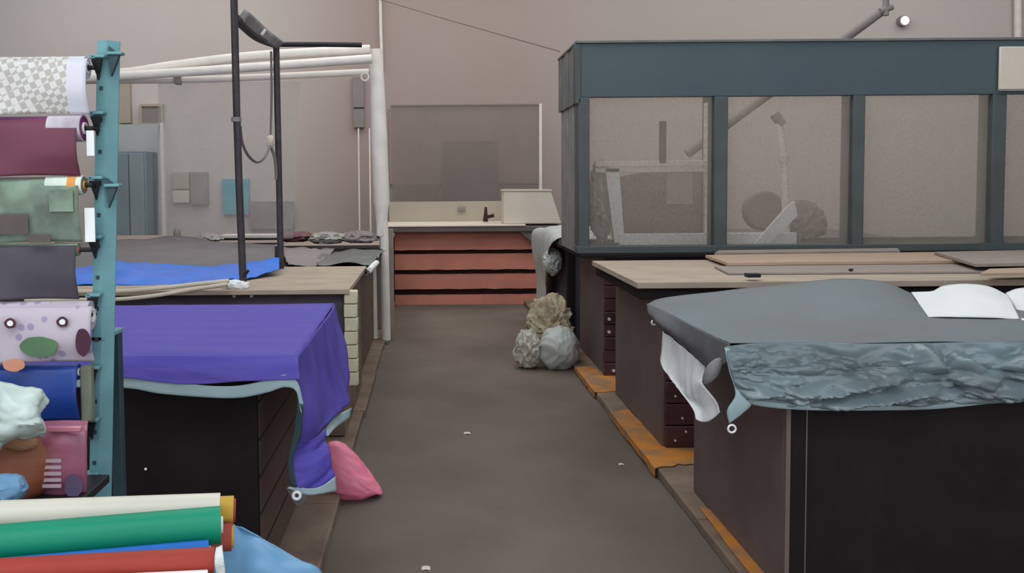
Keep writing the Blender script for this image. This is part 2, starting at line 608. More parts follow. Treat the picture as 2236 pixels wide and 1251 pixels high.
def paint_patch(pts, seed):
    """a worn coat of paint on the kerb: irregular outline on the kerb top, folded over its aisle edge"""
    bm = bmesh.new()
    out = []
    n = len(pts)
    for i in range(n):
        a, b = Vector(pts[i]), Vector(pts[(i + 1) % n])
        for k in range(6):
            p = a.lerp(b, k / 6)
            out.append(Vector((p.x + 0.012 * nz((p.x, p.y, 0), 23, seed), p.y + 0.03 * nz((p.x, p.y, 2), 17, seed), KZ + 0.004)))
    prism(bm, [p - Vector((0, 0, .045)) if False else p for p in out], (0, 0, 0.0025))
    if min(p[0] for p in pts) < 1.18:
        ys = [p[1] for p in pts]
        q = [Vector((1.158 + .003 * nz((i, 0, 0), 1.3), min(ys) + (max(ys) - min(ys)) * i / 12, KZ + .0064)) for i in range(13)]
        lo = [Vector((p.x, p.y, .01 + .022 * abs(nz((i, 0, 5), 1.9, seed)))) for i, p in enumerate(q)]
        prism(bm, q + lo[::-1], (.002, 0, 0))
    o = obj('paint_patch', bm, M_ORANGE, parent=k_r, smooth=False)
    o['label'] = 'worn orange paint'
    return o


paint_patch([(1.158, 4.55), (1.30, 4.62), (1.52, 4.58), (1.52, 4.93), (1.30, 4.93), (1.29, 5.75), (1.158, 5.7)], 1.0)
paint_patch([(1.158, 6.25), (1.50, 6.3), (1.50, 6.78), (1.33, 6.78), (1.30, 7.15), (1.158, 7.1)], 2.0)
paint_patch([(1.19, 2.6), (1.28, 2.6), (1.28, 3.95), (1.22, 4.0)], 3.0)

# back wall details
o = obj('conduit_pipe', T([at(830, -60, 14.9), at(831, 60, 14.9), at(833, 110, 14.9), at(834, 150, 14.9)], 0.028), M_WHITEPIPE)
tag(o, 'thin pale conduit pipe running up the back wall above the white stall post', 'pipe')
o = obj('conduit_pipe', T([at(2222, -60, 14.9), at(2223, 90, 14.9), at(2224, 120, 14.9)], 0.06), M_WHITEPIPE)
tag(o, 'thick pale pipe up the back wall behind the right end of the teal kiosk', 'pipe')
pts = spline([at(800, -8, 14.6), at(860, 8, 13.5), at(960, 38, 12), at(1080, 72, 10), at(1222, 112, 7.8)], 8)
tag(obj('hanging_wire', T(pts, 0.006, seg=6), M_CABLE), 'thin wire sagging down to the corner of the teal kiosk', 'wire')
lp = thing('round_lamp', 'small round lit lamp high on the back wall above the kiosk', 'lamp', at(1975, 45, 14.95))
p = at(1975, 45, 14.9)
bm = T([p + Vector((0, 0.1, 0)), p + Vector((0, 0, 0)), p + Vector((0, -0.02, 0))], 0.09, seg=24)
obj('housing', bm, M_DKGREYB, lp)
bm = T([p + Vector((0, -0.021, 0)), p + Vector((0, -0.04, 0))], 0.068, seg=24, radii=[0.068, 0.055])
obj('bulb', bm, M_LAMP, lp)

# long diagonal pole behind the kiosk
o = thing('leaning_pole', 'long pale pole slanting up behind the teal kiosk with a clamp at its top', 'pole', at(1500, 335, 8.4))
a, b = at(1500, 336, 8.4), at(1928, 22, 8.4)
obj('pole', T([a, b], 0.045), M_GREYB, o)
bm = T([b + Vector((-.05, -.05, -.02)), b + Vector((.06, -.05, .02))], 0.03)
tube(bm, [b + Vector((0, -.05, -.06)), b + Vector((0, -.05, .10))], 0.028)
obj('clamp', bm, M_DKGREYB, o)

# things along the back wall, left
Yb = 14.0


def wallboard(name, x0, y0, x1, y1, m, label, cat, Y=14.9, t=0.1, frame=None, fw=8):
    root = thing(name, label, cat, (lambda a: (a.x, Y, a.z))(at((x0 + x1) / 2, y1, Y)))
    obj('panel', PB(x0, y0, x1, y1, Y, Y + t), m, root, smooth=False)
    if frame:
        bm = bmesh.new()
        PB(x0 - fw, y0 - fw, x1 + fw, y0, Y - .03, Y + t, bm)
        PB(x0 - fw, y1, x1 + fw, y1 + fw, Y - .03, Y + t, bm)
        PB(x0 - fw, y0, x0, y1, Y - .03, Y + t, bm)
        PB(x1, y0, x1 + fw, y1, Y - .03, Y + t, bm)
        obj('frame', bm, frame, root, smooth=False)
    return root


wallboard('wall_vent_box', 310, 232, 350, 269, M_DKGREYB, 'small square dark grey opening with a pale frame high on the back wall', 'vent', frame=M_BEIGE, fw=5)
cb = thing('steel_locker', 'tall blue grey locker with two door leaves behind the left stalls', 'locker', (at(295, 520, 13.6).x, 13.9, 0))
a, b = at(245, 330, 13.6), at(322, 520, 13.6)
obj('body', B(a.x, b.x, 13.6, 14.2, 0, a.z), M_CAB, cb, bevel=.01)
bm = B(a.x + .03, (a.x + b.x) / 2 - .01, 13.57, 13.6, 0.1, a.z - .04)
obj('door', bm, M_CAB, cb, bevel=.006)
bm = B((a.x + b.x) / 2 + .01, b.x - .03, 13.57, 13.6, 0.1, a.z - .04)
obj('door', bm, mat('green grey locker paint', (140, 150, 152), 0.6, 0.1, 2), cb, bevel=.006)
a, b = at(240, 272, 14.3), at(350, 520, 14.3)
tag(obj('partition_panel', B(a.x, b.x, 14.3, 14.36, 0, a.z), M_CABL, smooth=False), 'wide pale blue grey partition panel standing behind the locker', 'panel')
a, b = at(349, 268, 13.9), at(361, 520, 13.9)
tag(obj('partition_post', B(a.x, b.x, 13.9, 13.98, 0, a.z), M_WHITEPIPE, smooth=False), 'tall slim white post at the right edge of the blue grey partition', 'post')
wallboard('notice_board', 415, 376, 454, 446, M_DKGREYB, 'plain grey rectangular board low on the back wall left of the cyan board', 'board')
wallboard('notice_sheet', 377, 376, 413, 412, M_BEIGE, 'small pinkish beige sheet on the back wall left of the grey board', 'sheet')
wallboard('notice_sheet', 377, 416, 413, 442, M_CREAM, 'pale sheet below the pinkish beige sheet on the back wall', 'sheet')
wallboard('cyan_board', 485, 391, 544, 468, M_CYAN, 'bright cyan rectangular board on the back wall behind the dark pole', 'board')
wallboard('wall_patch_board', 545, 440, 640, 500, M_GREYB, 'wide grey board low on the back wall right of the cyan board', 'board')
wallboard('pinned_sheet', 256, 170, 285, 268, M_BEIGE, 'narrow beige panel on the back wall just right of the teal rack upright', 'panel')
wallboard('hanging_bag', 770, 168, 795, 234, M_DKGREYB, 'grey cloth hanging high beside the thick white stall post', 'cloth')
wallboard('hanging_bag', 772, 238, 795, 278, M_DKGREYB, 'short grey bag hanging just below the grey cloth by the white post', 'bag')
for x, lab in ((781, 'slim white strip running down beside the stall post, left one of two'), (805, 'slim white strip running down beside the stall post, right one of two')):
    a, b = at(x, 280, 12.4), at(x + 6, 520, 12.4)
    tag(obj('wall_strip', B(a.x, b.x, 12.4, 12.43, 0, a.z), M_WHITEPIPE, smooth=False), lab, 'strip')

# ---------------------------------------------------------------- centre counter of terracotta boards
cc = thing('centre_counter', 'cream topped counter faced with terracotta boards closing the far end of the aisle', 'counter', (0.4, 11.3, 0))
YC = 11.3
xl, xr = at(862, 600, YC).x, at(1172, 600, YC).x
obj('body', B(xl - .05, xr + .05, YC + .06, 12.2, 0, 0.93), M_DARKGAP, cc, smooth=False)
for y0, y1 in ((507, 546), (555, 589), (599, 631), (644, 665)):
    a, b = at(900, y0, YC), at(900, y1, YC)
    bm = bmesh.new()
    n = 24
    top = [Vector((xl + (xr - xl) * i / n, YC, a.z + .006 * nz((i * .7, y0, 0), 1))) for i in range(n + 1)]
    bot = [Vector((xl + (xr - xl) * i / n, YC - .03, max(0, b.z) + .008 * nz((i * .5, y1, 3), 1))) for i in range(n + 1)]
    vt = [bm.verts.new(p) for p in top]
    vb = [bm.verts.new(p) for p in bot]
    vt2 = [bm.verts.new(p + Vector((0, .05, 0))) for p in top]
    vb2 = [bm.verts.new(p + Vector((0, .08, 0))) for p in bot]
    for i in range(n):
        bm.faces.new((vt[i], vt[i + 1], vb[i + 1], vb[i]))
        bm.faces.new((vt[i], vt2[i], vt2[i + 1], vt[i + 1]))
        bm.faces.new((vb[i], vb[i + 1], vb2[i + 1], vb2[i]))
    obj('board', bm, M_TERRA, cc)
sl = B(xl - .12, 1.75, YC - .14, 12.2, 0.93, 1.0)
obj('top', sl, M_SLABEDGE, cc, bevel=.01)
obj('top_edge', B(xl - .12, at(1148, 490, 11.16).x, YC - .15, 12.2, 1.0, 1.022), M_CREAM, cc, bevel=.006, label='cream upper layer')
# dark wedge under the slab's right end
bm = bmesh.new()
z0 = 0.93
prism(bm, [Vector((1.12, YC - .12, .93)), Vector((1.75, YC - .12, .93)), Vector((1.4, YC - .12, .80)), Vector((1.27, YC - .12, .80))], (0, .2, 0))
obj('corbel', bm, M_SLABEDGE, cc, smooth=False)
a, b = at(850, 441, 12.2), at(1102, 486, 12.2)
o = thing('beige_backboard', 'low beige board standing along the back of the terracotta counter', 'board', ((a.x + b.x) / 2, 12.2, 0))
obj('panel', B(a.x, b.x + .2, 12.2, 12.28, 0, a.z), M_BEIGE, o, smooth=False)
obj('handle', PB(1000, 452, 1016, 461, 12.15, 12.2), M_DKGREYB, o, bevel=.01)
g = at(1068, 484, 11.7)
bm = T([at(1060, 484, 11.7), at(1061, 452, 11.7)], 0.02, radii=[.035, .015])
tube(bm, [at(1063, 474, 11.7), at(1079, 470, 11.7)], 0.022)
tag(obj('small_figurine', bm, M_DARKGAP), 'small dark upright object on the cream counter top left of the white box', 'ornament')
bx = thing('polystyrene_box', 'off white foam box with a sloping right side on the far counter', 'box', (1.3, 11.4, 1.02))
p1, p2, p3, p4 = at(1100, 481, 11.3), at(1226, 476, 11.3), at(1203, 417, 11.3), at(1101, 417, 11.3)
p1.z = p2.z = 1.022
obj('body', prism(bmesh.new(), [p1, p2, p3, p4], (0, .42, 0)), M_CREAM, bx, bevel=.012, smooth=False)
obj('lid', prism(bmesh.new(), [p4 + Vector((-.015, -.012, 0)), p3 + Vector((.015, -.012, 0)), p3 + Vector((.01, -.012, .02)), p4 + Vector((-.01, -.012, .02))], (0, .44, 0)), M_CREAM, bx, smooth=False)

# hazy screen behind the centre counter
sc_ = thing('glass_screen', 'wide hazy glass screen with a slim pale frame behind the far counter', 'screen', (0.5, 13.2, 0))
a, b = at(853, 232, 13.2), at(1180, 486, 13.2)
obj('pane', B(a.x, b.x, 13.2, 13.21, 0.5, a.z), M_SCREEN, sc_, smooth=False)
bm = B(a.x, b.x, 13.17, 13.21, a.z, a.z + .02)
obj('rail', bm, M_GREYB, sc_, smooth=False)
obj('post', B(b.x - .02, b.x + .02, 13.16, 13.22, 0, a.z + .02), M_WHITEPIPE, sc_, smooth=False)
for (x0, y0, x1, y1, m, lab, cat, Y) in (
        (965, 306, 1090, 470, M_DKGREYB, 'dim dark cupboard shape seen through the hazy screen', 'cupboard', 13.7),
        (1078, 300, 1108, 388, M_BEIGE, 'pale cloth hanging behind the hazy screen, right of the dark cupboard', 'cloth', 14.96),
        (1128, 330, 1160, 392, M_BEIGE, 'small pale cloth hanging behind the hazy screen near its right post', 'cloth', 14.96),
        (860, 400, 960, 470, M_MAUVEB, 'low mauve grey crate seen through the left of the hazy screen', 'crate', 13.7),
        (850, 236, 1178, 400, M_MAUVEB, 'mauve grey backing sheet on the wall behind the hazy screen', 'sheet', 14.95)):
    a, b = at(x0, y0, Y), at(x1, y1, Y)
    nm = {'cupboard': 'cupboard', 'cloth': 'hanging_cloth', 'crate': 'storage_crate', 'sheet': 'backing_sheet'}[cat]
    if cat in ('cupboard', 'crate'):
        bm = B(a.x, b.x, Y, Y + .5, 0, a.z)
        o = obj(nm, bm, m, bevel=.02)
    elif cat == 'sheet':
        o = obj(nm, B(a.x, b.x, Y, Y + .04, b.z, a.z), m, smooth=False)
    else:
        rows = [[Vector((a.x + (b.x - a.x) * i / 3, Y + .03 * (i % 2), z)) for i in range(4)] for z in (a.z, (a.z + b.z) / 2, b.z)]
        o = obj(nm, cloth(bmesh.new(), rows, 5), m, thick=.01)
    tag(o, lab, cat)


# ---------------------------------------------------------------- right row of stalls
def counter(name, label, x0, x1, y0, y1, ztop, overhang_left, overhang_front, front_m, side_m, top_m, topt=0.045, body_left=1.29):
    """a boxy market counter: body standing on the kerb, thick top overhanging the aisle"""
    root = thing(name, label, 'counter', ((x0 + x1) / 2, (y0 + y1) / 2, KZ + .003))
    bm = B(x0, x1, y0, y1, KZ + .003, ztop - topt)
    obj('body', bm, side_m, root, bevel=.006)
    return root


# nearest right counter
r1 = thing('market_counter', 'nearest right stall counter, dark bodied under the grey tarpaulin', 'counter', (2.4, 3.6, KZ + .003))
XB = at(1715, 1000, 3.12).x
obj('body', B(XB, 4.4, 3.14, 4.22, KZ + .003, 0.93), M_BROWNFACE, r1, bevel=.006)
obj('front_panel', B(XB + .004, 4.4, 3.115, 3.14, KZ + .003, 0.93), M_BLACKWOOD, r1, bevel=.003, label='near black front panel')
obj('corner_strip', B(XB - .004, XB + .012, 3.105, 3.125, KZ + .003, 0.88), M_BROWNFACE, r1)
obj('front_seam', B(XB + .07, XB + .074, 3.112, 3.118, KZ + .003, .9), M_BROWNFACE, r1)
obj('top', B(1.05, 4.4, 3.08, 4.1, 0.93, 0.972), M_BROWNWOOD, r1, bevel=.005)

# its grey tarpaulin
tp = thing('grey_tarpaulin', 'grey tarpaulin with a wrinkled blue grey front flap over the nearest right counter', 'tarpaulin', (2.2, 3.5, 0.985))
bm = bmesh.new()
Z = .985
rowb = PR(4.12, (1412, 664, 4.05), (1450, 650), (1580, 635), (1750, 616), (1850, 608), (1930, 616), (1988, 640), (2060, 662), (2250, 664), (2500, 662))
xs = [p.x for p in rowb]
hs = [p.z - Z for p in rowb]


def rowat(Y, k, x0, q=1.0):
    out = []
    for i, (x, h) in enumerate(zip(xs, hs)):
        out.append(Vector((x0 + (x - xs[0]) * q, Y, Z + max(h, 0) * k)))
    return out + [Vector((4.4, Y, Z))]


rows = [rowb + [Vector((4.4, 4.12, Z))], rowat(3.85, .6, 1.01, .9), rowat(3.5, .12, 1.02, .8), rowat(3.2, .03, 1.03), rowat(3.06, .0, 1.035), ]
cloth(bm, rows, 8, disp=lambda p, u, v: .004 * nz(p, 5) + .0015 * ridge(p, 3, 14, 3))
obj('top_sheet', bm, M_GREYCOVER, tp, thick=.003)
# front flap
bm = bmesh.new()
top = PR(3.06, (1586, 756), (1640, 750), (1750, 748), (1900, 750), (2050, 748), (2236, 745), (2500, 745))
mid = PR(3.01, (1594, 800), (1650, 800), (1750, 810), (1900, 812), (2050, 812), (2236, 806), (2500, 806))
low = PR(3.03, (1606, 845), (1660, 858), (1760, 866), (1900, 868), (2050, 865), (2236, 848), (2500, 848))
hem = PR(3.05, (1618, 874), (1670, 885), (1760, 892), (1900, 893), (2050, 889), (2236, 872), (2500, 870))


def wr(p, u, v):
    e = min(1, v * 8) * min(1, (1 - v) * 4 + .04) * min(1, u * 12 + .2)
    return e * (.068 * (ridge(p, 3.0, 1, 10, 1.0) - .5) + .014 * (ridge(p, 8, 1, 26, 4.0) - .5))


cloth(bm, [top, mid, low, hem], 26, 20, disp=wr)
obj('front_flap', bm, M_WRINKLE, tp, thick=.003, label='wrinkled shiny front flap')
bm = bmesh.new()
h2 = [p + Vector((0, -.004, -.004)) for p in hem]
h0 = [p + Vector((0, -.004, .016)) for p in hem]
cloth(bm, [h0, h2], 10, 2)
obj('hem', bm, M_HEM, tp, thick=.004)
# side flap (aisle side)
bm = bmesh.new()
r0 = [Vector((xs[0], 4.05, at(1412, 664, 4.05).z)), Vector((1.01, 3.85, Z)), Vector((1.02, 3.5, Z)), Vector((1.03, 3.2, Z)), Vector((1.035, 3.06, Z))]
r1_ = PR(0, (1416, 684, 3.97), (1440, 706, 3.75), (1495, 742, 3.48), (1548, 778, 3.22), (1588, 790, 3.06))
r2_ = PR(0, (1424, 700, 3.95), (1452, 724, 3.78), (1500, 760, 3.5), (1542, 802, 3.28), (1560, 800, 3.16))
cloth(bm, [r0, r1_, r2_], 10, 8, disp=lambda p, u, v: .006 * nz(p, 14))
obj('side_flap', bm, M_UNDER, tp, thick=.003)
# folded tube at the corner
a, b = at(1538, 838, 3.12), at(1574, 782, 3.1)
bm = T([a.lerp(b, k / 8) for k in range(9)], .03, radii=[.004 + .021 * math.sin(math.pi * k / 8) ** .6 for k in range(9)], seg=18)

obj('rolled_fold', bm, M_TAPE, tp)
# light edge band and tail to the grommet
bm = bmesh.new()
cloth(bm, [PR(3.05, (1582, 758), (1592, 760)), PR(3.04, (1592, 810), (1606, 812)), PR(3.03, (1606, 860), (1628, 868)),
           PR(3.03, (1588, 895), (1640, 884)), PR(3.04, (1592, 925), (1618, 905))], 5, 6)
obj('corner_band', bm, M_HEM, tp, thick=.004)


def ring(c, r, t, axis='Y'):
    bm = bmesh.new()
    n, k = 24, 8
    R = []
    for i in range(n):
        a = 2 * math.pi * i / n
        rg = []
        for j in range(k):
            b_ = 2 * math.pi * j / k
            rr = r + t * math.cos(b_)
            if axis == 'Y':
                rg.append(bm.verts.new(c + Vector((rr * math.cos(a), t * math.sin(b_), rr * math.sin(a)))))
            else:
                rg.append(bm.verts.new(c + Vector((t * math.sin(b_), rr * math.cos(a), rr * math.sin(a)))))
        R.append(rg)
    for i in range(n):
        for j in range(k):
            bm.faces.new((R[i][j], R[(i + 1) % n][j], R[(i + 1) % n][(j + 1) % k], R[i][(j + 1) % k]))
    return bm


obj('grommet', ring(at(1598, 936, 3.03), .013, .004), M_NAIL, tp, label='bright metal eyelet')
obj('grommet', ring(at(1428, 704, 3.93), .010, .005), M_NAIL, tp, label='bright metal eyelet')

# white cloth hanging under the side flap
bm = bmesh.new()
rows = [PR(0, (1447, 722, 3.80), (1468, 738, 3.68), (1500, 765, 3.52), (1540, 798, 3.36)),
        PR(0, (1445, 762, 3.78), (1476, 785, 3.64), (1502, 805, 3.50), (1534, 826, 3.36)),
        PR(0, (1444, 797, 3.74), (1480, 835, 3.60), (1508, 845, 3.46), (1533, 838, 3.34)),
        PR(0, (1478, 845, 3.58), (1495, 860, 3.52), (1520, 865, 3.42), (1550, 862, 3.32)),
        PR(0, (1512, 892, 3.44), (1528, 892, 3.42), (1546, 890, 3.36), (1566, 884, 3.30)),
        PR(0, (1520, 916, 3.40), (1534, 921, 3.38), (1550, 918, 3.34), (1572, 900, 3.29))]
cloth(bm, rows, 8, disp=lambda p, u, v: .009 * nz(Vector((p.y * 2.5, p.x, p.z * .8)), 9))
tag(obj('white_cloth', bm, M_CLOTH, thick=.004), 'crumpled white cloth hanging from under the grey tarpaulin beside the aisle', 'cloth')

# white sheets on the tarpaulin
bm = bmesh.new()
rows = [PR(0, (1990, 638, 4.1), (2034, 636, 4.12), (2060, 624, 4.14), (2110, 621, 4.14), (2160, 626, 4.12), (2200, 645, 4.1)),
        PR(0, (2006, 662, 3.82), (2050, 655, 3.82), (2080, 645, 3.84), (2120, 643, 3.84), (2170, 648, 3.84), (2210, 662, 3.82)),
        PR(0, (2027, 692, 3.56), (2070, 692, 3.56), (2110, 692, 3.56), (2150, 693, 3.56), (2190, 694, 3.56), (2226, 697, 3.56))]
cloth(bm, rows, 8, disp=lambda p, u, v: .003 * nz(p, 7))
tag(obj('white_sheet', bm, M_SHEET, thick=.004), 'white sheet with an arched back edge lying on the grey tarpaulin', 'sheet')
bm = bmesh.new()
rows = [PR(0, (2196, 640, 4.16), (2225, 630, 4.18), (2280, 628, 4.18), (2380, 632, 4.16)),
        PR(0, (2214, 668, 3.9), (2245, 660, 3.9), (2300, 660, 3.9), (2390, 660, 3.9)),
        PR(0, (2232, 700, 3.52), (2270, 702, 3.52), (2320, 702, 3.52), (2420, 702, 3.52))]
cloth(bm, rows, 8)
tag(obj('white_sheet', bm, M_SHEET, thick=.004), 'second white sheet overlapping the first, at the right edge of the photo', 'sheet')

# second right counter with plywood top
r2 = thing('market_counter', 'right stall counter with a plywood top and dark red plank front below the kiosk', 'counter', (2.8, 5.5, KZ + .003))
X2 = 1.295
obj('body', B(X2, 5.2, 4.94, 6.2, KZ + .003, 0.95), M_BROWNFACE, r2, bevel=.006)
zb = at(1480, 990, 4.90).z
bounds = [KZ + .006 + (0.93 - KZ) * i / 7 for i in range(8)]
for i in range(7):
    o = obj('plank', B(X2 + .012, 5.2, 4.905 + .004 * (i % 2), 4.94, bounds[i] + .003, bounds[i + 1] - .004), M_MAROON, r2, bevel=.004)
    k = 0
    for xx in ([1.36, 1.42] if i % 2 == 0 else [1.40]):
        zz = (bounds[i] + bounds[i + 1]) / 2 + (.03 if k else -.02)
        bm = T([Vector((xx, 4.897, zz)), Vector((xx, 4.912, zz))], .006, seg=10)
        obj('nail', bm, M_NAIL, o)
        k += 1
obj('top', B(1.125, 5.2, 4.82, 6.18, 0.965, 1.0), M_PLY, r2, bevel=.004, label='pale plywood top')
obj('top_rail', B(1.15, 5.2, 4.86, 6.16, 0.90, 0.965), M_BLACKWOOD, r2, bevel=.004)


def plank(name, label, pts, th, m, grp='loose planks on the plywood counter'):
    """flat board: four plan corners (x, y) at height z"""
    bm = prism(bmesh.new(), [Vector(p) for p in pts], (0, 0, th))
    return tag(obj(name, bm, m, bevel=.002, smooth=False), label, 'plank', grp)


def onz(px, py, z):
    d = CR @ Vector(((px - PPX) / F, -(py - PPY) / F, -1))
    k = (z - CAM_Z) / d.z
    return Vector((d.x * k, d.y * k, z))


def pl(name, label, quad, z, th, m):
    return plank(name, label, [onz(x, y, z) for x, y in quad], th, m)


pl('loose_plank', 'wide grey tan board flat on the plywood top, beneath the long tan plank', [(1590, 600), (1560, 585), (2150, 578), (2260, 596)], 1.002, .012, M_GREYPLANK)
pl('loose_plank', 'long tan plank lying along the plywood top in front of the kiosk sill', [(1588, 580), (1540, 563), (2060, 556), (2130, 575)], 1.016, .02, M_PLANK)
pl('loose_plank', 'grey plank with a slanting end on the right of the plywood top', [(2130, 583), (2040, 556), (2250, 552), (2300, 580)], 1.038, .02, M_GREYPLANK)
pl('loose_plank', 'narrow pale plank at the front right corner of the plywood top', [(2140, 602), (2160, 592), (2300, 588), (2320, 600)], 1.038, .014, M_PLANK)
pl('loose_plank', 'thin plank against the kiosk sill behind the tan plank', [(1560, 561), (1570, 555), (1960, 550), (1965, 556)], 1.002, .03, M_GREYPLANK)
tag(obj('door_hinge', PB(1633, 598, 1662, 606, 4.84, 4.9), M_BLACK, bevel=.003), 'small black block on the front edge of the plywood top', 'block')
bm = blob(onz(1858, 592, 1.015), .014, .014, .008, 2, sub=3)
tag(obj('dark_pebble', bm, M_BLACK), 'tiny dark lump on the grey tan board', 'debris')

# third right counter carrying the kiosk
r3 = thing('market_counter', 'right stall counter carrying the teal kiosk, dark red plank front partly hidden', 'counter', (3, 7.3, KZ + .003))
X3 = 1.34
obj('body', B(X3, 5.6, 6.82, 7.95, KZ + .003, 0.97), M_BROWNFACE, r3, bevel=.006)
for i in range(9):
    z0_ = KZ + .006 + .1 * i
    o = obj('plank', B(X3 - .012 + .006 * nz((i, 0, 0), 1.7), 5.6, 6.775 + .006 * (i % 2), 6.82, z0_, z0_ + .094), M_MAROON, r3, bevel=.004)
    if i in (0, 3, 4):
        for xx in (1.40, 1.43) if i == 0 else (1.365,):
            obj('nail', T([Vector((xx, 6.762, z0_ + .04)), Vector((xx, 6.78, z0_ + .04))], .012, seg=10), M_NAIL, o)
obj('top', B(1.14, 5.6, 6.72, 8.0, 0.97, 1.0), M_BLACKWOOD, r3, bevel=.005)

# teal kiosk
YK = 6.8
K = thing('glazed_kiosk', 'dark teal kiosk with a deep header and dusty glass panes on a right counter', 'kiosk', (3, 7.3, 1.0))
ax = at(1262, 95, YK)
bx_ = at(1258, 213, YK)
XL, ZT, ZB_ = at(1260, 95, YK).x, ax.z, bx_.z
XR, YK2 = 5.3, 7.75
obj('header', B(XL, XR, YK, YK + .05, ZB_, ZT), M_TEALHDR, K, bevel=.006, label='deep dark teal header panel')
bm = B(XL - .012, XR, YK - .02, YK + .06, ZT, ZT + .02)
box(bm, XL - .012, XL + .04, YK + .06, YK2, ZT, ZT + .02)
obj('roof_trim', bm, M_SLAT, K, bevel=.004)
# side of header, stepped back and slatted
bm = bmesh.new()
for i in range(5):
    y0_ = YK + .06 + i * (YK2 - YK - .06) / 5
    box(bm, XL - .006 + .008 * (i % 2), XL + .03, y0_, y0_ + .17, ZB_ - .04 + .0 * i, ZT)
obj('side_header', bm, M_SLAT, K, bevel=.004, label='grey slatted side of the header')
obj('header_edge', B(XL - .02, XL + .03, YK - .01, YK + .06, ZB_ - .05, ZT), M_TEALPOST, K, bevel=.008)
bm = bmesh.new()
for i in range(6):
    y0_ = YK + .12 + i * (YK2 - YK - .12) / 6
    box(bm, XL + .012, XL + .05, y0_, y0_ + .075, 1.0, ZB_ - .04)
obj('side_slats', bm, mat('light grey slat paint', (138, 136, 132), .6, .15, 6), K, bevel=.004, label='grey vertical slats of the side')
obj('side_recess', B(XL + .045, XL + .06, YK + .1, YK2 - .02, 1.0, ZB_ - .04), M_DARKGAP, K, smooth=False, label='dark recess between the slats')
mull = [(1262, 1287), (1558, 1588), (1860, 1886), (2163, 2193)]
mx_ = []
for i, (x0, x1) in enumerate(mull):
    a, b = at(x0, 400, YK), at(x1, 400, YK)
    mx_.append((a.x, b.x))
    obj('post', B(a.x, b.x, YK - .01, YK + .16, 1.0, ZB_), M_TEALPOST, K, bevel=.008)
obj('sill', B(XL, XR, YK - .02, YK + .12, 1.0, at(1500, 536, YK).z), M_TEALPOST, K, bevel=.006)
zs = at(1500, 536, YK).z
mx_.append((XR - .05, XR))
for i in range(4):
    a, b = mx_[i][1], mx_[i + 1][0]
    obj('pane', B(a, b, YK + .05, YK + .056, zs, ZB_), M_GLASS, K, smooth=False)
bm = bmesh.new()
for x in (XL + .02, at(1532, 400, YK2).x, at(1834, 400, YK2).x, at(2132, 400, YK2).x, XR - .06):
    box(bm, x, x + .085, YK2 - .05, YK2, 1.0, ZT)
box(bm, XL, XR, YK2 - .05, YK2, ZT - .1, ZT)
box(bm, XL, XR, YK2 - .05, YK2, 1.0, 1.05)
obj('back_frame', bm, M_TEALPOST, K, bevel=.004)
sg = thing('blank_sign', 'blank cream square sign fixed on the right end of the kiosk header', 'sign', at(2236, 197, YK - .03))
obj('board', PB(2184, 101, 2290, 196, YK - .035, YK - .012), M_CREAM, sg, bevel=.012)
obj('rim', PB(2182, 194, 2292, 198, YK - .038, YK - .012), M_DKGREYB, sg, bevel=.002)

# inside / behind the kiosk panes
YI = 7.2
fr = thing('timber_stand', 'white timber frame standing inside the kiosk behind the first pane', 'frame', (at(1340, 530, YI).x, YI, 1.0))
obj('upright', prism(bmesh.new(), [at(1342, 530, YI), at(1364, 530, YI), at(1352, 368, YI), at(1322, 368, YI)], (0, .05, 0)), M_WHITE, fr, smooth=False)
obj('rail', PB(1300, 352, 1575, 362, YI - .02, YI + .03), M_WHITEPIPE, fr, bevel=.004)
obj('rail', PB(1300, 367, 1575, 375, YI, YI + .03), M_WHITEPIPE, fr, bevel=.004)
obj('rail', PB(1352, 511, 1740, 534, YI - .01, YI + .05), M_WHITE, fr, bevel=.004)
obj('upright', PB(1540, 225, 1556, 520, YI + .06, YI + .1), M_WHITEPIPE, fr, bevel=.004)
obj('crossbar', PB(1441, 264, 1455, 356, YI - .03, YI), M_DARKGAP, fr, bevel=.004, label='short dark bar')
bm = bmesh.new()
cloth(bm, [PR(YI + .12, (1352, 385), (1420, 375), (1500, 372), (1570, 380)), PR(YI + .1, (1352, 450), (1420, 452), (1500, 448), (1570, 450)),
           PR(YI + .12, (1355, 518), (1420, 516), (1500, 518), (1570, 518))], 8, disp=lambda p, u, v: .01 * nz(p, 8))
tag(obj('mesh_netting', bm, M_NET, thick=.002), 'dark fine netting stretched behind the white frame in the first kiosk pane', 'netting')
tag(obj('paper_card', PB(1456, 372, 1512, 445, YI + .04, YI + .05), M_BEIGE, smooth=False), 'pinkish paper card in front of the dark netting in the kiosk', 'card')
bm = blob(Vector((at(1312, 500, YI + .15).x, YI + .15, 1.01)), .09, .12, .30, 5, amp=.4, sub=5)
tag(obj('crumpled_film', bm, M_MIXED), 'crumpled pale packing film stuffed in the left corner of the kiosk', 'packaging')
st = thing('lamp_stand', 'pale jointed stand behind the second kiosk pane', 'stand', (at(1710, 520, YI + .1).x, YI + .1, 1.0))
obj('pole', T([at(1717, 520, YI + .1), at(1712, 350, YI + .1), at(1700, 262, YI + .1)], .03), M_WHITEPIPE, st)
obj('joint', T([at(1712, 354, YI + .1), at(1711, 340, YI + .1)], .045), M_CREAM, st)
obj('head', T([at(1690, 248, YI + .1), at(1708, 272, YI + .1)], .04), M_GREYB, st)
obj('foot', PB(1655, 512, 1740, 532, YI + .05, YI + .2), M_WHITEPIPE, st, bevel=.01)
bm = prism(bmesh.new(), [at(1648, 532, YI - .05), at(1682, 532, YI - .05), at(1742, 470, YI - .05), at(1735, 440, YI - .05), at(1722, 448, YI - .05)], (0, .03, 0))
tag(obj('slanted_board', bm, M_WHITE, smooth=False), 'white board leaning diagonally behind the second kiosk pane', 'board')
c = at(1672, 460, YI + .3)
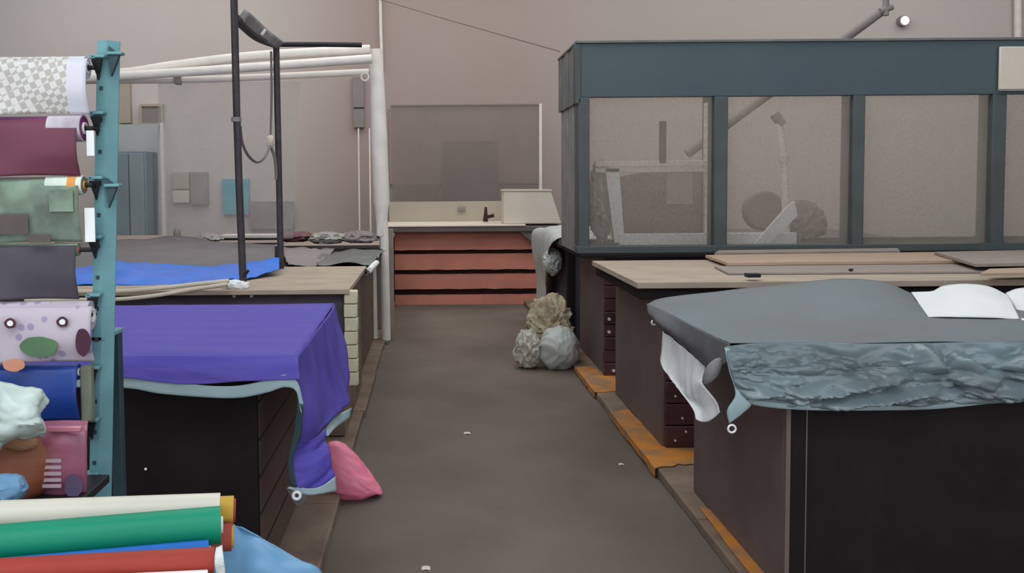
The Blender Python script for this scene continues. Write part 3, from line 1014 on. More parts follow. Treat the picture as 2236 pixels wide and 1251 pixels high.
bm = T([c, c + Vector((0, .12, 0))], .17, seg=32)
tag(obj('round_tin', bm, M_GREYB, bevel=.02), 'big dark round tub lying on edge behind the second kiosk pane', 'tub')
bm = blob(at(1755, 520, YI + .3) + Vector((0, 0, -.04)),   .16, .12, .17, 8, amp=.3, sub=4)
tag(obj('dusky_sack', bm, M_GREYB), 'low dusky sack behind the second kiosk pane right of the stand', 'sack')

# fourth right counter with draped cloth
r4 = thing('market_counter', 'farthest right stall counter, dark bodied and draped with grey white cloth', 'counter', (2.4, 9.2, KZ + .003))
obj('body', B(1.32, 4.5, 8.25, 10.15, KZ + .003, .96), M_CHARC, r4, bevel=.006)
obj('corner_post', B(1.27, 1.34, 8.22, 8.32, KZ + .003, .96), M_BLACKWOOD, r4, bevel=.004)
obj('top', B(1.2, 4.5, 8.22, 10.2, .96, 1.0), M_SLABEDGE, r4, bevel=.01)
dc = thing('draped_cloth', 'grey white cloth draped over the aisle end of the farthest right counter', 'cloth', (1.3, 9.2, 1.0))
bm = bmesh.new()
rows = [[Vector((x, y, 1.01 + .10 * math.exp(-((y - 9.1) / .5) ** 2) * (1 if x > 1.2 else .5))) for y in (8.3, 8.7, 9.1, 9.6, 10.1)] for x in (1.7, 1.4, 1.18)]
rows.append([Vector((1.15, y, .82 - .06 * (i % 2))) for i, y in enumerate((8.7, 8.9, 9.3, 9.7, 10.1))])
rows.append([Vector((1.20, y, .45)) for i, y in enumerate((9.25, 9.4, 9.6, 9.8, 10.1))])
rows.append([Vector((1.19, y, .07 + .03 * (i % 2))) for i, y in enumerate((9.25, 9.4, 9.6, 9.8, 10.1))])
cloth(bm, rows, 8, disp=lambda p, u, v: .02 * nz(Vector((p.x, p.y * 3, p.z * .6)), 5))
obj('drape', bm, M_BAGG, dc, thick=.004)
bm = blob(Vector((1.2, 8.75, .62)), .09, .16, .13, 11, amp=.2, sub=4)
obj('bundle', bm, M_BAGG, dc)

# sacks on the floor
tag(obj('rubbish_sack', blob(Vector((1.06, 7.32, 0)), .175, .17, .185, 3.2, amp=.10, flat=.16, crease=1.1, sub=5), M_BAGG),
    'full grey white plastic sack on the floor against the right kerb', 'sack', 'sacks on the floor')
tag(obj('rubbish_sack', blob(Vector((.80, 7.34, 0)), .105, .12, .165, 8.7, amp=.28, flat=.16, crease=2.4, sub=5), M_BAG),
    'small dirty white sack with green marks, leftmost on the floor', 'sack', 'sacks on the floor')
tag(obj('rubbish_sack', blob(Vector((1.03, 7.66, 0)), .19, .15, .27, 5.1, amp=.3, flat=.12, crease=2.8, sub=5), M_BAGY),
    'taller yellowish crumpled sack standing behind the two whiter sacks', 'sack', 'sacks on the floor')
# scraps
for (x, y, s, lab) in ((1020, 946, .02, 'tiny white paper scrap in the middle of the aisle floor'),
                       (930, 1241, .018, 'tiny white paper scrap on the aisle floor at the bottom of the photo'),
                       (1356, 1014, .014, 'tiny pale scrap beside the orange painted kerb')):
    p = onz(x, y, 0.001)
    bm = cloth(bmesh.new(), [[p + Vector((dx * s, dy * s, .004 * ((dx + dy) % 2))) for dx in (-1, 0, 1)] for dy in (-1, 0, 1)], 2)
    tag(obj('paper_scrap', bm, M_PAPER, thick=.001), lab, 'litter')

# ---------------------------------------------------------------- left row of stalls
# nearest left counter
XS = at(565, 1000, 3.2).x
l1 = thing('market_counter', 'nearest left stall counter, black fronted under the violet blue tarpaulin', 'counter', (-1.3, 3.8, KZ + .003))
obj('body', B(-2.3, XS, 3.22, 4.4, KZ + .003, .9), M_SIDEBOARD, l1, bevel=.006, label='brown boarded side')
obj('front_panel', B(-2.3, XS - .002, 3.195, 3.22, KZ + .003, .9), M_BLACKWOOD, l1, bevel=.003, label='black front panel')
obj('top', B(-2.3, -.5, 3.12, 4.42, .9, .935), M_BLACKWOOD, l1, bevel=.004)
obj('nail', T([at(318, 1024, 3.185), at(318, 1024, 3.197)], .005, seg=8), M_NAIL, l1)
tb = thing('blue_tarpaulin', 'violet blue tarpaulin with a pale hem draped over the nearest left counter', 'tarpaulin', (-1.2, 3.7, .945))
ZL = .945
bm = bmesh.new()
XE = at(650, 770, 3.1).x
XE2 = at(730, 661, 4.46).x
rows = [[Vector((x, y, ZL)) for x in (-2.3, -1.9, -1.5, -1.1, -.8, XE + (XE2 - XE) * (y - 3.1) / 1.36)] for y in (4.46, 4.1, 3.75, 3.4, 3.1)]
cloth(bm, rows, 9, disp=lambda p, u, v: .003 * nz(p, 5) + .003 * math.exp(-((p.y - 3.95) / .05) ** 2) + .003 * math.exp(-((p.y - 3.6) / .04) ** 2))
obj('top_sheet', bm, M_BLUECOVER, tb, thick=.002)
bm = bmesh.new()
topr = [Vector((x, 3.1, ZL)) for x in (-2.3, -1.5, -1.15, -.85, -.62, XE)]
midr = PR(3.07, (-520, 806), (20, 800), (250, 800), (400, 806), (530, 803), (652, 796))
hmr = PR(3.05, (-520, 826), (20, 822), (250, 824), (400, 838), (540, 832), (655, 828))
hmr2 = [p.copy() for p in hmr]


def fl(p, u, v):
    return v * (.022 * nz(Vector((p.x, 0, p.z * .3)), 7, 3) + .008 * (ridge(p, 5, 1, 14, 2) - .5))


cloth(bm, [topr, midr, hmr], 12, 10, disp=fl)
obj('front_flap', bm, M_BLUECOVER, tb, thick=.002)
bm = bmesh.new()
h1 = PR(3.052, (-520, 824), (20, 820), (250, 822), (350, 830), (450, 842), (520, 842), (580, 830), (625, 818), (652, 838), (664, 880))
h2 = PR(3.045, (-520, 850), (20, 848), (250, 846), (350, 860), (450, 868), (520, 869), (580, 858), (620, 846), (648, 856), (660, 905))
cloth(bm, [h1, h2], 8, 5, disp=lambda p, u, v: .005 * nz(p, 12, 5) + .01)
obj('hem', bm, M_HEM, tb, thick=.003, label='pale blue grey hem')
# side drape with the long corner tail
bm = bmesh.new()
g0 = [Vector((XE, 3.1, ZL)), Vector((XE - .002, 3.35, ZL)), Vector((-.478, 3.8, ZL)), Vector((-.48, 4.2, ZL)), Vector((XE2, 4.46, ZL))]
g1 = PR(0, (648, 850, 3.06), (672, 830, 3.25), (700, 800, 3.6), (728, 775, 4.0), (752, 745, 4.4))
g2 = PR(0, (660, 930, 3.08), (688, 915, 3.22), (712, 885, 3.5), (738, 860, 3.85), (760, 830, 4.2))
g3 = PR(0, (652, 970, 3.1), (682, 960, 3.2), (705, 935, 3.35), (735, 905, 3.65), (764, 880, 4.05))
cloth(bm, [g0, g1, g2, g3], 12, 10, disp=lambda p, u, v: .018 * min(1, v * 3) * min(1, u * 6) * nz(Vector((p.x, p.y * 1.6, p.z)), 5, 1))
t0 = PR(0, (652, 960, 3.1), (672, 962, 3.16), (692, 952, 3.22), (708, 935, 3.32))
t1 = PR(0, (636, 1000, 3.09), (660, 1005, 3.12), (690, 1000, 3.16), (716, 985, 3.24))
t2 = PR(0, (640, 1035, 3.09), (665, 1042, 3.11), (698, 1038, 3.14), (726, 1022, 3.2))
t3 = PR(0, (648, 1062, 3.09), (668, 1068, 3.1), (700, 1066, 3.13), (733, 1046, 3.18))
cloth(bm, [t0, t1, t2, t3], 10, 10, disp=lambda p, u, v: .014 * (ridge(p, 4, 2, 11, 6) - .5))
obj('side_drape', bm, M_BLUECOVER, tb, thick=.002)
bm = bmesh.new()
cloth(bm, [PR(0, (640, 1058, 3.085), (668, 1066, 3.095), (700, 1062, 3.12), (732, 1040, 3.17)),
           PR(0, (626, 1066, 3.085), (668, 1080, 3.09), (700, 1078, 3.11), (735, 1072, 3.16))], 8, 4)
cloth(bm, [PR(0, (704, 950, 3.34), (722, 915, 3.62), (768, 890, 4.0)),
           PR(0, (716, 952, 3.3), (735, 932, 3.6), (764, 912, 3.95))], 8, 4)
obj('side_hem', bm, M_HEM, tb, thick=.003)
bm = bmesh.new()
cloth(bm, [PR(0, (650, 880, 3.055), (664, 884, 3.05)), PR(0, (640, 950, 3.08), (656, 950, 3.075)), PR(0, (628, 1010, 3.085), (640, 1004, 3.08)),
           PR(0, (634, 1062, 3.085), (648, 1064, 3.08))], 4, 8)
obj('edge_band', bm, M_RACKDARK, tb, thick=.003)
obj('grommet', ring(at(648, 1082, 3.07), .0125, .0055), M_WHITE, tb, label='white eyelet ring')
bm = prism(bmesh.new(), PR(3.08, (628, 1070), (670, 1082), (662, 1098), (650, 1104), (640, 1096)), (0, .004, 0))
obj('corner_tab', bm, M_UNDER, tb, smooth=False)
# pink bag on the floor
pk = thing('pink_bag', 'pink plastic bag slumped on the kerb edge behind the blue tarpaulin corner', 'bag', (-.37, 4.4, 0))


bm = blob(Vector((0, 0, 0)), .17, .11, .17, 2.4, amp=.05, flat=.2, crease=1.1, sub=5)
zmax = max(v.co.z for v in bm.verts)
for v in bm.verts:
    u = (v.co.x + .17) / .34
    k = max(0.0, min(1.0, 1.12 - u * 1.02)) ** .8
    f = 1 - .25 * (v.co.z / zmax)
    v.co = Vector((-.40 + v.co.x * .88, 4.32 + v.co.y * f, .002 + v.co.z / zmax * .345 * k + .012 * (ridge(v.co, 5, 5, 9, 3) - .5) * (v.co.z > .01)))
    if v.co.z < 0.002:
        v.co.z = 0.002
obj('bag_body', bm, M_PINK, pk)

# second left counter
l2 = thing('market_counter', 'second left stall counter with a plywood top and a cream tiled edge strip', 'counter', (-1.5, 5.8, KZ + .003))
ZP = onz(760, 628, .94).z
obj('body', B(-3.0, -.52, 5.2, 6.5, KZ + .003, .9), M_KERB, l2, bevel=.006)
obj('front_panel', B(-3.0, -.515, 5.16, 5.2, .42, .91), M_CHARC, l2, bevel=.004, label='dark front panel')
obj('top', B(-3.0, -.475, 5.08, 6.5, .915, .945), M_PLY, l2, bevel=.004, label='dusty plywood top')
bm = bmesh.new()
sx0, sx1 = at(752, 700, 5.12).x, at(781, 700, 5.12).x
zt, zb_ = at(765, 634, 5.12).z, at(765, 842, 5.12).z
n = 7
for i in range(n):
    a = zt - (zt - zb_) * i / n
    b = zt - (zt - zb_) * (i + 1) / n
    j = .004 * nz((i, 1, 2), 1.3)
    box(bm, sx0 + j, sx1 + j, 5.1, 5.16, b + .004, a)
obj('edge_strip', bm, M_STRIP, l2, bevel=.006, label='cream strip of stacked tiles')
for x in (511, 549):
    p = at(x, 646, 5.15)
    obj('nail', T([p, p + Vector((0, .012, 0))], .011, seg=10), M_NAIL, l2)

# third left counter and its white post frame
l3 = thing('market_counter', 'third left stall counter, under dark sheets beside the white posts', 'counter', (-1.8, 8, KZ + .003))
obj('body', B(-4.6, -.56, 6.65, 8.9, KZ + .003, .88), M_BROWNWOOD, l3, bevel=.006)
obj('top', B(-4.6, -.465, 6.6, 9.0, .88, .925), M_BLACKWOOD, l3, bevel=.006)
l4 = thing('market_counter', 'farthest left stall counter reaching the terracotta end counter', 'counter', (-2, 10, KZ + .003))
obj('body', B(-4.6, -.5, 9.1, 11.1, KZ + .003, .88), M_GREYPLANK, l4, bevel=.006)
obj('top', B(-4.6, -.455, 9.05, 11.14, .88, .925), M_GREYPLANK, l4, bevel=.006)

fp = thing('pipe_frame', 'off white pipe frame with two posts and three long cross pipes over the left stalls', 'frame', (-.5, 8.6, KZ))
YP = 8.5
obj('post', T([at(843, 742, YP), at(838, 500, YP), at(833, 440, YP)], .045), M_WHITEPIPE, fp)
obj('post', T([at(834, 515, YP), at(833, 440, YP), at(828, 300, YP), at(820, 108, YP)], .07, radii=[.05, .078, .078, .066]), M_WHITEPIPE, fp)
obj('post', T([at(816, 742, YP + .05), at(812, 548, YP + .05)], .04), M_WHITEPIPE, fp)
obj('post', B(-.415, -.37, 8.7, 8.76, KZ, 1.1), M_GREYPLANK, fp, bevel=.004)
obj('cross_pipe', T(spline([at(60, 168, YP - .1), at(260, 160, YP - .1), at(380, 143, YP - .1), at(560, 122, YP - .1), at(808, 108, YP - .1)], 6), .045), M_WHITEPIPE, fp)
obj('cross_pipe', T(spline([at(60, 176, YP - .2), at(260, 166, YP - .2), at(480, 152, YP - .2), at(812, 128, YP - .2)], 6), .042), M_WHITEPIPE, fp)
obj('cross_pipe', T(spline([at(60, 176, YP), at(260, 176, YP), at(480, 172, YP), at(806, 157, YP)], 6), .032), M_WHITEPIPE, fp)
obj('pipe_clamp', ring(at(797, 168, YP - .02), .035, .01), M_WHITEPIPE, fp)
obj('pipe_clamp', B(*(lambda a: (a.x - .03, a.x + .03, YP - .08, YP, a.z - .06, a.z + .05))(at(391, 172, YP))), M_GREYB, fp, bevel=.01)
# plastic curtain
bm = bmesh.new()
xsr = [345, 400, 460, 520, 580, 640]
rows = []
for j, y in enumerate((178, 260, 350, 440, 520)):
    rows.append([at(x + (655 - 640) * (x - 345) / 295 * (1 - j / 4), y, YP + .05 + (.05 if (i % 2) else -.03)) for i, x in enumerate(xsr)])
cloth(bm, rows, 6)
tag(obj('plastic_curtain', bm, M_FILM), 'thin translucent plastic sheet hanging from the white cross pipes', 'curtain')

# dark iron poles on the plywood counter
ip = thing('iron_frame', 'dark iron pole frame rising from the second left counter with a taped crossbar', 'frame', (-1.07, 5.7, .945))
Y1, Y2 = 5.2, 6.35
a = at(531, 606, Y1)
a.z = .945
b = at(613, 560, Y2)
b.z = .945
top1 = at(510, -40, Y1)
top2 = at(603, 97, Y2)
obj('post', T([a, at(522, 400, Y1), at(517, 250, Y1), top1], .022), M_POLE, ip)
obj('post', T([b, at(608, 330, Y2), top2], .023), M_POLE, ip)
obj('collar', T([at(516, 266, Y1), at(516, 256, Y1)], .03), M_TAPE, ip)
c1, c2 = at(514, 40, Y1 + .02), at(604, 98, Y2)
mid = at(560, 80, (Y1 + Y2) / 2)
obj('crossbar', T(spline([c1, mid, c2], 6), .028), M_POLE, ip)
q1, q2, q3, q4 = at(520, 42, 5.35), at(552, 82, 5.75), at(592, 102, 6.15), at(614, 92, 6.3)
bm = bmesh.new()
cloth(bm, [[at(524, 46, 5.3), at(545, 74, 5.6), at(575, 92, 5.95), at(600, 102, 6.25)],
           [at(540, 24, 5.32), at(560, 44, 5.62), at(582, 66, 5.97), at(618, 90, 6.27)]], 5, 4)
obj('tape_wrap', bm, M_TAPE, ip, thick=.04, label='flat grey taped board')
obj('tie', T([at(571, 76, 5.7), at(580, 64, 5.7)], .01), M_WHITE, ip)
obj('side_bar', T([top2, at(700, 97, Y2), at(790, 98, Y2)], .018), M_BLACK, ip)
obj('foot_binding', blob(Vector((at(516, 612, 5.15).x, 5.14, .93)), .07, .035, .03, 4, amp=.3, sub=4), M_WHITE, ip, label='white tie at the pole foot')
obj('tie', T([at(532, 604, Y1 - .03), at(543, 590, Y1 - .03)], .008), M_BLACK, ip)
cbw = thing('cable', 'cable hanging down the back iron pole and looping across to the front pole', 'cable', at(592, 310, 6.2))
bm = T(spline([at(592, 112, 6.3), at(593, 200, 6.3), at(591, 290, 6.3), at(590, 312, 6.28)], 6), .008, seg=8)
obj('drop', bm, M_CABLE, cbw)
bm = T(spline([at(524, 275, 5.25), at(530, 315, 5.3), at(545, 343, 5.5), at(562, 354, 5.8), at(578, 343, 6.0), at(590, 318, 6.25)], 6), .009, seg=8)
obj('loop', bm, M_CABLE, cbw)
obj('connector', blob(at(590, 325, 6.26), .028, .028, .045, 3, amp=.25, sub=3), M_ROPE, cbw)
obj('tail', T(spline([at(592, 322, 6.26), at(600, 345, 6.28), at(603, 380, 6.3), at(602, 392, 6.3)], 6), .011, seg=8), M_CABLE, cbw)

# blue tarp and grey sheet on the counters
bm = bmesh.new()
xs_ = [60, 170, 260, 380, 480, 560, 610]
topy = [585, 582, 570, 578, 580, 570, 566]
boty = [622, 625, 626, 624, 614, 600, 585]
r0 = [at(x, y, 6.3) for x, y in zip(xs_, topy)]
r2_ = [at(x, y, 5.35 + .5 * max(0, (x - 480) / 130)) for x, y in zip(xs_, boty)]
r1m = [r0[i].lerp(r2_[i], .5) + Vector((0, 0, .03)) for i in range(7)]
for r in (r2_,):
    for p in r:
        p.z = max(p.z, .955)
for p in r0:
    p.z = max(p.z, .96)
cloth(bm, [r0, r1m, r2_], 10, disp=lambda p, u, v: .022 * nz(p, 6) + .014 * ridge(p, 3, 9, 3, 2))
tag(obj('folded_tarpaulin', bm, M_BLUETARP, thick=.004), 'bright blue tarpaulin bunched along the plywood counter behind the iron pole', 'tarpaulin')
bm = bmesh.new()
xs_ = [120, 200, 260, 330, 400, 460, 530, 600]
topy = [530, 528, 524, 521, 517, 526, 531, 534]
r0 = [at(x, y, 8.4) for x, y in zip(xs_, topy)]
rm = [at(x, 552, 7.3) for x in xs_]
rb = [at(x, 590, 6.45) for x in xs_]
cloth(bm, [r0, rm, rb], 8, disp=lambda p, u, v: .02 * nz(p, 4))
tag(obj('grey_sheet', bm, M_GREYTARP, thick=.004), 'slate grey sheet spread over the third left counter behind the blue tarpaulin', 'sheet')

# hoses
for k, (yy, lab) in enumerate(((0, 'cream hose curving along the plywood counter edge, upper of two'), (16, 'cream hose curving along the plywood counter edge, lower of two'))):
    P = [at(60, 640 + yy * .9, 5.02), at(170, 637 + yy, 5.02), at(260, 636 + yy, 5.02), at(340, 630 + yy * .9, 5.02), at(430, 620 + yy * .6, 5.02), at(500, 613 + yy * .4, 5.03)]
    for p in P:
        p.y -= .03 * k
    tag(obj('hose', T(spline(P, 8), .012, seg=10), M_ROPE), lab, 'hose')

# clutter on the third and fourth counters
bm = PB(478, 514, 612, 519, 9.2, 9.5)
o = thing('white_tray', 'thin white tray edge on the left counters behind the iron poles', 'tray', at(545, 522, 9.2))
obj('rim', bm, M_WHITEPIPE, o, bevel=.004)
obj('base', PB(482, 519, 612, 524, 9.22, 9.5), M_BLACK, o, bevel=.003)


def lump(name, x, y, Y, rx, ry, rz, seed, m, label, cat, amp=.25):
    p = at(x, y, Y)
    return tag(obj(name, blob(p, rx, ry, rz, seed, amp=amp, flat=.2, sub=4, crease=2.2), m), label, cat)


lump('maroon_cloth', 646, 528, 8.8, .17, .15, .05, 3, M_MAROONCL, 'folded maroon cloth on the left counter right of the back iron pole', 'cloth')
lump('silver_wrap', 455, 528, 8.9, .14, .15, .04, 6, M_MIXED, 'flat silvery wrapping on the grey sheet left of the front iron pole', 'wrapping')
lump('paper_heap', 715, 532, 8.4, .16, .15, .06, 9, M_MIXED, 'heap of crumpled pale papers right of the maroon cloth', 'paper')
lump('paper_heap', 785, 530, 8.5, .18, .15, .06, 12, M_GREYB, 'low heap of grey papers beside the white post', 'paper')
lump('dark_bottle', 387, 524, 8.6, .035, .035, .07, 2, M_DKGREYB, 'small dark bottle shape standing at the left of the counter clutter', 'bottle', amp=.05)
bm = bmesh.new()
cloth(bm, [PR(0, (705, 548, 8.1), (760, 546, 8.1), (815, 545, 8.1), (842, 545, 8.0)),
           PR(0, (695, 560, 7.3), (750, 562, 7.3), (805, 560, 7.3), (826, 560, 7.2)),
           PR(0, (688, 578, 6.62), (740, 578, 6.62), (790, 577, 6.62), (812, 576, 6.6))], 8, disp=lambda p, u, v: .03 * nz(p, 6, 2) + .012 * ridge(p, 5, 5, 5, 1))
tag(obj('dark_film', bm, mat('dark green grey film', (98, 102, 98), 0.4, 0.3, 9, 0.3, 20, spec=.6), thick=.004), 'dark green grey plastic film on the left counter edge near the white posts', 'film')
bm = bmesh.new()
cloth(bm, [PR(0, (615, 540, 8.2), (680, 540, 8.2), (730, 541, 8.2)),
           PR(0, (620, 556, 7.3), (670, 558, 7.3), (715, 560, 7.3)),
           PR(0, (630, 580, 6.5), (665, 578, 6.5), (690, 578, 6.5))], 8, disp=lambda p, u, v: .03 * nz(p, 6, 5) + .012 * ridge(p, 5, 5, 5, 3))
tag(obj('grey_film', bm, M_GREYB, thick=.004), 'pale grey film beside the dark film on the left counter', 'film')
p0, p1 = at(806, 590, 6.35), at(822, 574, 6.75)
tag(obj('white_peg', T([p0, p1], .022), M_WHITE), 'short white tube on the counter edge beside the white posts', 'tube')
bm = T(spline([at(600, 610, 5.5), at(760, 580, 6.9), at(803, 592, 6.2), at(800, 604, 5.7)], 6)[6:], .008, seg=8)
tag(obj('black_cord', bm, M_BLACK), 'black cord trailing off the corner of the plywood counter', 'cord')

# ---------------------------------------------------------------- display rack at the left with rolls
YR = 2.25
rk = thing('display_rack', 'blue green steel display rack upright with brackets holding cloth rolls', 'rack', (at(215, 1100, YR).x, YR, 0))


def rack_upright(dx, lean=True):
    def q(px, py, Y=YR):
        p = at(px, py, Y)
        p.x += dx
        return p
    top, bot = q(212, 88), q(190, 1330)
    bot.z = max(bot.z, 0.0)
    k = 1
    # extend down to the floor along the lean
    d = (bot - top)
    s = (top.z - 0.0) / (top.z - bot.z)
    bot = top + d * s
    bm = bmesh.new()
    w1, w2 = .024, .026
    # L profile: bright face and darker flange
    prof = [(0, 0), (w1, 0), (w1 + w2, .02), (w1 + w2, .024), (w1, .005), (.004, .004), (.004, .045), (0, .045)]
    a = [bm.verts.new(bot + Vector((x, y, 0))) for x, y in prof]
    b = [bm.verts.new(top + Vector((x, y, 0))) for x, y in prof]
    n = len(prof)
    for i in range(n):
        bm.faces.new((a[i], a[(i + 1) % n], b[(i + 1) % n], b[i]))
    bm.faces.new(a[::-1])
    bm.faces.new(b)
    up = obj('upright', bm, M_RACK, rk, smooth=False)
    # slots
    for i in range(24):
        p = top.lerp(bot, (i + .5) / 24)
        obj('slot', B(p.x + .008, p.x + .017, p.y - .0015, p.y, p.z - .005, p.z + .005), M_RACKDARK, up, smooth=False)
    return top, bot


top, bot = rack_upright(0)
rack_upright(-1.25)


def rack_x(z):
    t = (top.z - z) / (top.z - bot.z)
    return top.x + (bot.x - top.x) * t


bzs = []
for py in (140, 262, 402, 530, 655, 812, 925, 1045):
    z = at(200, py, YR).z
    x = rack_x(z)
    bzs.append((x, z))
    bm = bmesh.new()
    box(bm, x - .004, x + .030, YR - .030, YR - .002, z + .012, z + .02)
    box(bm, x - .008, x + .006, YR - .03, YR + .03, z + .010, z + .018)
    br = obj('bracket', bm, M_RACK, rk, bevel=.002)
    bm = prism(bmesh.new(), [Vector((x - .004, YR - .028, z + .008)), Vector((x + .022, YR - .028, z + .008)), Vector((x + .006, YR - .01, z - .04))], (0, .01, 0))
    obj('gusset', bm, M_BLACK, br, smooth=False)
# dark gusset plates on the right flange
for py in (128, 415):
    z = at(240, py, YR).z
    x = rack_x(z) + .040
    bm = prism(bmesh.new(), [Vector((x - .006, YR - .01, z + .03)), Vector((x + .020, YR - .01, z + .008)), Vector((x - .002, YR - .01, z - .045))], (0, .012, 0))
    obj('gusset_plate', bm, M_RACKDARK, rk, smooth=False)
    obj('flange_clip', B(x - .012, x + .028, YR - .016, YR + .01, z + .008, z + .016), M_RACK, rk, bevel=.002)
# rear leg, foot
a, b = at(238, 728, YR + .12), at(246, 1120, YR + .12)
obj('rear_leg', B(a.x - .002, a.x + .026, YR + .12, YR + .15, 0, a.z), M_RACKDARK, rk, bevel=.002)
obj('rear_clip', B(a.x - .01, a.x + .03, YR + .0, YR + .15, a.z, a.z + .012), M_RACK, rk, bevel=.002)
obj('foot', B(bot.x - .02, bot.x + .05, YR - .25, YR + .3, 0, .03), M_RACK, rk, bevel=.004)
obj('base_beam', B(bot.x - 1.25, bot.x, YR + .1, YR + .14, .06, .11), M_RACK, rk, bevel=.004)
tag_w = M_WHITE
obj('price_tag', PB(184, 454, 208, 528, YR - .05, YR - .047), M_WHITE, rk, smooth=False, label='white card tag')
obj('price_tag', PB(188, 285, 206, 340, YR - .05, YR - .047), M_WHITE, rk, smooth=False, label='white card tag')

XLEFT = at(-420, 300, YR).x


def cloth_roll(name, label, px_end, py_c, r, m, endm, hang=None, rod=True, Y=YR - .04):
    """a roll on a rod reaching from the left to px_end, its free flap hanging down to hang=(py, material)"""
    p = at(px_end, py_c, Y)
    root = thing(name, label, 'cloth roll', (p.x - .5, Y, p.z - r), 'oilcloth rolls on the display rack')
    bm = hollow(bmesh.new(), Vector((XLEFT, Y, p.z)), p, r, r * .5, seg=28)
    obj('roll', bm, m, root)
    obj('core', hollow(bmesh.new(), Vector((XLEFT, Y, p.z)), p + Vector((.004, 0, 0)), r * .5, r * .35), endm, root)
    if rod:
        xr_ = rack_x(p.z) + .01
        obj('rod', T([Vector((XLEFT, Y, p.z)), Vector((xr_, Y, p.z)), Vector((xr_, Y + .03, p.z - .002))], .006, seg=8), M_BLACK, root)
    if hang:
        zb = at(px_end, hang[0], Y - r).z
        xe = at(hang[2] if len(hang) > 2 else px_end, py_c, Y - r).x
        xsn = [XLEFT + (xe - XLEFT) * i / 7 for i in range(8)]
        rows = [[Vector((x, Y - r * .7, p.z + r * .7)) for x in xsn],
                [Vector((x, Y - r - .002, p.z)) for x in xsn],
                [Vector((x, Y - r - .004 + .006 * math.sin(i * 1.7), (p.z + zb) / 2)) for i, x in enumerate(xsn)],
                [Vector((x, Y - r * .8 + .010 * math.sin(i * 2.1), zb + .004 * math.sin(i * 1.3))) for i, x in enumerate(xsn)]]
        obj('flap', cloth(bmesh.new(), rows, 8), hang[1], root, thick=.0025)
    return root


chk_ = cloth_roll('oilcloth_roll', 'white and beige checkered oilcloth roll, topmost on the rack', 190, 148, .028, M_CHECK, M_WHITE, (250, M_CHECK, 189))
cloth_roll('oilcloth_roll', 'red and purple cloth roll with a wine red flap under the checkered roll', 184, 280, .030, M_REDPRINT, M_WHITE, (385, M_WINE, 168))
pb = thing('roll_wrapper', 'pale flowery paper band round the right end of the red and purple roll', 'paper band', at(150, 280, YR - .04))
obj('band', hollow(bmesh.new(), at(112, 280, YR - .04), at(184, 280, YR - .04), .0335, .0305, seg=28), mat('pale flowery paper', (206, 200, 206), .6, 0, 18, col2=(160, 150, 164)), pb)
sage_ = cloth_roll('oilcloth_roll', 'thin dull brown pink roll with a sage leaf print flap', 184, 404, .021, M_DULLROLL, M_CORE, (530, M_SAGE, 172))
cloth_roll('oilcloth_roll', 'dark charcoal cloth roll above the floral roll', 172, 545, .016, M_SAGE, M_REDCORE, (655, M_CHARC, 166))
fr_ = cloth_roll('oilcloth_roll', 'pale floral oilcloth roll with green leaf and dark ring prints', 200, 688, .036, M_FLORAL, M_WHITE, (793, M_FLORAL, 199))
cloth_roll('oilcloth_roll', 'navy blue oilcloth roll, lowest on the rack', 172, 812, .020, M_NAVY, M_WHITE, (921, M_NAVY, 168))


def disc_print(cx, cy, rx, ry, m, root, Y, name='print_motif', label=None, seed=0.):
    c = at(cx, cy, Y)
    e = at(cx + rx, cy, Y)
    f = at(cx, cy - ry, Y)
    a, b = e.x - c.x, f.z - c.z
    pts = []
    for i in range(28):
        t = 2 * math.pi * i / 28
        k = 1 + .14 * nz((math.cos(t), math.sin(t), seed), 1.7)
        pts.append(c + Vector((a * k * math.cos(t), 0, b * k * math.sin(t))))
    return obj(name, prism(bmesh.new(), pts, (0, .0015, 0)), m, root, smooth=False, label=label)


YF = YR - .04 - .036 - .016
G = mat('leaf green print', (84, 116, 84), .5, .2, 14)
PL = mat('plum print', (74, 40, 60), .5, .15, 10)
OR = mat('peach print', (214, 150, 122), .5, .1, 8)
disc_print(84, 758, 42, 22, G, fr_, YF, label='green leaf print', seed=1)
disc_print(22, 706, 13, 11, PL, fr_, YF, label='dark ring print')
disc_print(22, 706, 7, 6, M_WHITE, fr_, YF - .002)
disc_print(136, 703, 13, 11, PL, fr_, YF, label='dark ring print')
disc_print(136, 703, 7, 6, M_WHITE, fr_, YF - .002)
disc_print(181, 748, 17, 30, PL, fr_, YF, label='plum oval print', seed=3)
disc_print(30, 797, 24, 14, OR, fr_, YF, label='peach blossom print', seed=4)

DG = mat('dull brown print', (92, 84, 78), .6, .2, 10)
for q in ((-60, 468, 62, 511), (62, 512, 110, 530)):
    obj('print_motif', PB(*q, YR - .080, YR - .078), DG, sage_, smooth=False, label='dull brown printed rectangle')
# printed motifs and small wraps on other rolls are modelled as loose labels of paper
wr_ = thing('roll_wrapper', 'pale green paper band with an orange stripe round the end of the thin roll', 'paper band', at(145, 404, YR - .04))
c0, c1_ = at(106, 404, YR - .04), at(184, 404, YR - .04)
obj('band', hollow(bmesh.new(), c0, c1_, .0245, .0215, seg=24), mat('mint paper', (206, 218, 206), .6, .1, 20), wr_)
s0, s1 = at(154, 404, YR - .04), at(172, 404, YR - .04)
obj('stripe', hollow(bmesh.new(), s0, s1, .0255, .024, seg=24), mat('orange paper', (214, 150, 80), .6, .05), wr_)
obj('flap', PB(106, 415, 160, 462, YR - .075, YR - .073), M_SAGE, wr_, smooth=False)
tn = thing('plush_toy', 'tan rounded soft shape peeking above the floral roll', 'toy', at(30, 655, YR - .1))
obj('body', blob(at(34, 656, YR + .0), .034, .03, .022, 4, amp=.08, sub=4), M_TAN, tn)

